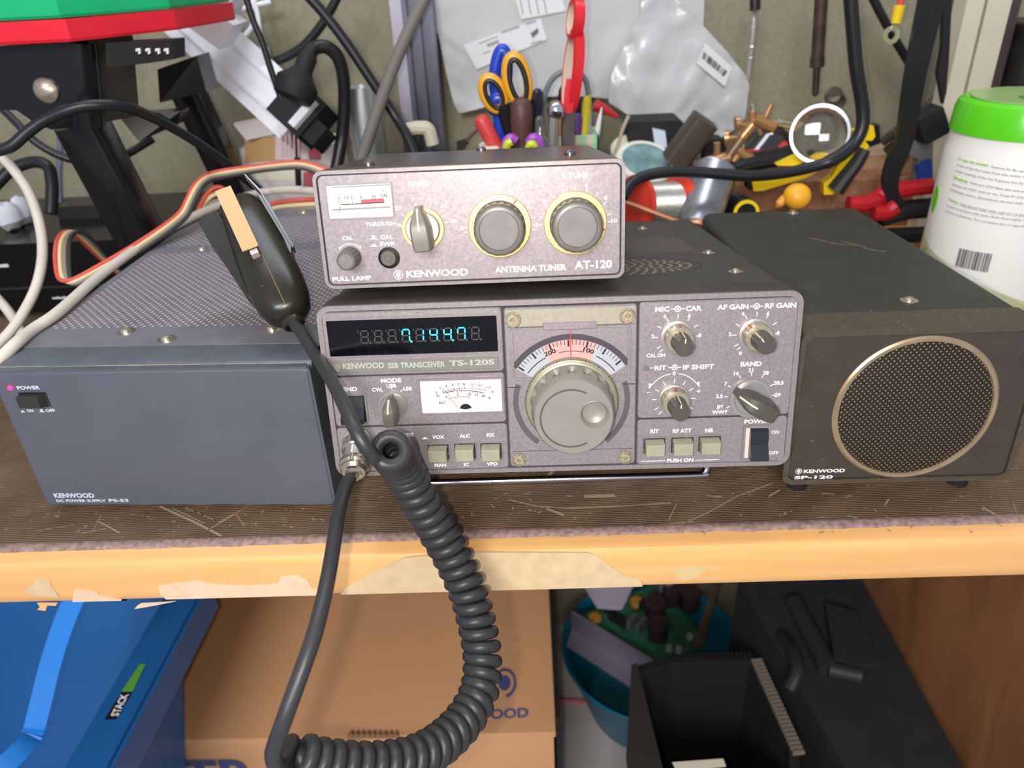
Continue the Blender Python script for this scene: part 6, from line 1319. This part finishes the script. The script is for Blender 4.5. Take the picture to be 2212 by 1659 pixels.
for x, y, w_, d__, h_ in ((1335, 1345, .030, .010, .012), (1365, 1350, .008, .020, .016), (1385, 1360, .006, .022, .018), (1310, 1318, .028, .012, .022), (1395, 1318, .02, .01, .014)):
    q = az(x, y, zp + .002); MB().obox(q + Vector((0, 0, h_ / 2)), (dh, nh, (0, 0, 1)), (w_ / 2, d__ / 2, h_ / 2)).obj('component', M('component_grey', (86, 88, 92), .4) if w_ < .01 else m_blackm, pb2, 0)
zw = zf + .18
tag(MB().extr([az(1262, 1270, zw), az(1368, 1268, zw), az(1345, 1315, zw), az(1335, 1318, zw), az(1290, 1314, zw)], (0, 0, .002)).obj('paper_scrap', M('paper_lilac', (192, 184, 204), .7)), 'pale crumpled paper sticking up in the teal basin', 'paper')
tag(MB().extr([az(1540, 1262, zw - .02), az(1556, 1262, zw - .02), az(1518, 1400, zw - .03), az(1496, 1400, zw - .03)], (0, 0, .004)).obj('circuit_board', M('board_dull', (88, 78, 62), .6, nz=(90, .3))), 'narrow dull brown board leaning at the right of the basin', 'circuit board')
cable('red_wire', 'thin pink red wire lying on the concrete floor by the basin', [az(1150, 1515, zf + .003), az(1205, 1512, zf + .003), az(1270, 1518, zf + .003), az(1330, 1535, zf + .003), az(1400, 1560, zf + .003)], .0030, M('wire_pink', (206, 96, 104), .6))

# black case leaning at the right and open black pouch
m_bk = M('case_black', (40, 40, 40), .55, spec=.4, nz=(40, .15))
kc = thing('instrument_case', 'long black moulded case lying against the wooden side panel', 'case', (.26, .3, -.72))
zk = -.325
K0 = [az(1595, 1255, zk + .005), Vector((px0 - .004, .36, zk + .006)), Vector((px0 - .004, -.02, zk)), az(1850, 1700, zk - .01)]
MB().loft([[tuple(v) for v in K0], [tuple(v + Vector((0, 0, -.02))) for v in K0], [(v.x - .0, v.y, -.72) for v in K0]]).obj('case_body', m_bk, kc, 0)
for a, c, r_k in (((1715, 1300), (1790, 1445), .010), ((1790, 1445), (1860, 1460), .008)):
    MB().cyl(az(*a, zk + .004), az(*c, zk + .004), r_k).obj('moulded_ridge', m_bk, kc)
MB().extr([az(1780, 1310, zk + .006), az(1850, 1330, zk + .006), az(1900, 1440, zk + .006), az(1850, 1448, zk + .006), az(1800, 1430, zk + .006)], (0, 0, .006)).obj('moulded_panel', m_bk, kc, 0)
MB().tube([az(1690, 1375, zk + .003), az(1715, 1410, zk + .014), az(1722, 1450, zk + .014), az(1705, 1490, zk + .003)], .006, 10).obj('carry_handle', m_bk, kc)
pz = -.36
pch = thing('zip_pouch', 'open black zipped pouch with exposed teeth in front of the basin', 'pouch', (.12, .2, -.72))
Q = [az(1372, 1440, pz), az(1440, 1418, pz), az(1630, 1415, pz), az(1668, 1480, pz), az(1725, 1620, pz), az(1735, 1720, pz), az(1400, 1720, pz), az(1362, 1640, pz)]
cq = sum(Q, Vector()) / len(Q)
In = [q + (cq - q) * .12 for q in Q]
dn = Vector((0, 0, -.30))
b = MB(); 
b.loft([[tuple(q + dn) for q in Q], [tuple(q) for q in Q], [tuple(q + Vector((0, 0, .002))) for q in In], [tuple(q + dn * .9 ) for q in In]]).obj('pouch_body', M('pouch_black', (24, 24, 24), .8), pch, 0)
b = MB()
def teeth(p, q, n, ln, mt_=None):
    for k in range(n):
        c_ = p.lerp(q, k / n); d_ = (q - p).normalized(); s_ = Vector((-d_.y, d_.x, 0))
        MB().obox(c_ + Vector((0, 0, .003)), (s_, d_, (0, 0, 1)), (ln, (q - p).length / n * .28, .002)).obj('zip_tooth', mt_ or M('tooth_grey', (122, 112, 98), .5), pch, 0)
teeth(az(1634, 1432, pz), az(1728, 1640, pz), 24, .0055); teeth(az(1478, 1422, pz), az(1628, 1418, pz), 16, .003, m_blackm)
b.b.free()
MB().extr([az(1452, 1648, pz + .004), az(1562, 1640, pz + .004), az(1568, 1656, pz + .004), az(1462, 1668, pz + .004)], (0, 0, .001)).obj('white_label', M('label_cream', (214, 208, 184), .6), pch, 0)
MB().extr([az(1364, 1440, pz + .003), az(1376, 1436, pz + .003), az(1440, 1700, pz + .003), az(1360, 1700, pz + .003), az(1352, 1640, pz + .003)], (0, 0, .003)).obj('left_flap', M('flap_brown', (44, 40, 36), .7), pch, 0)
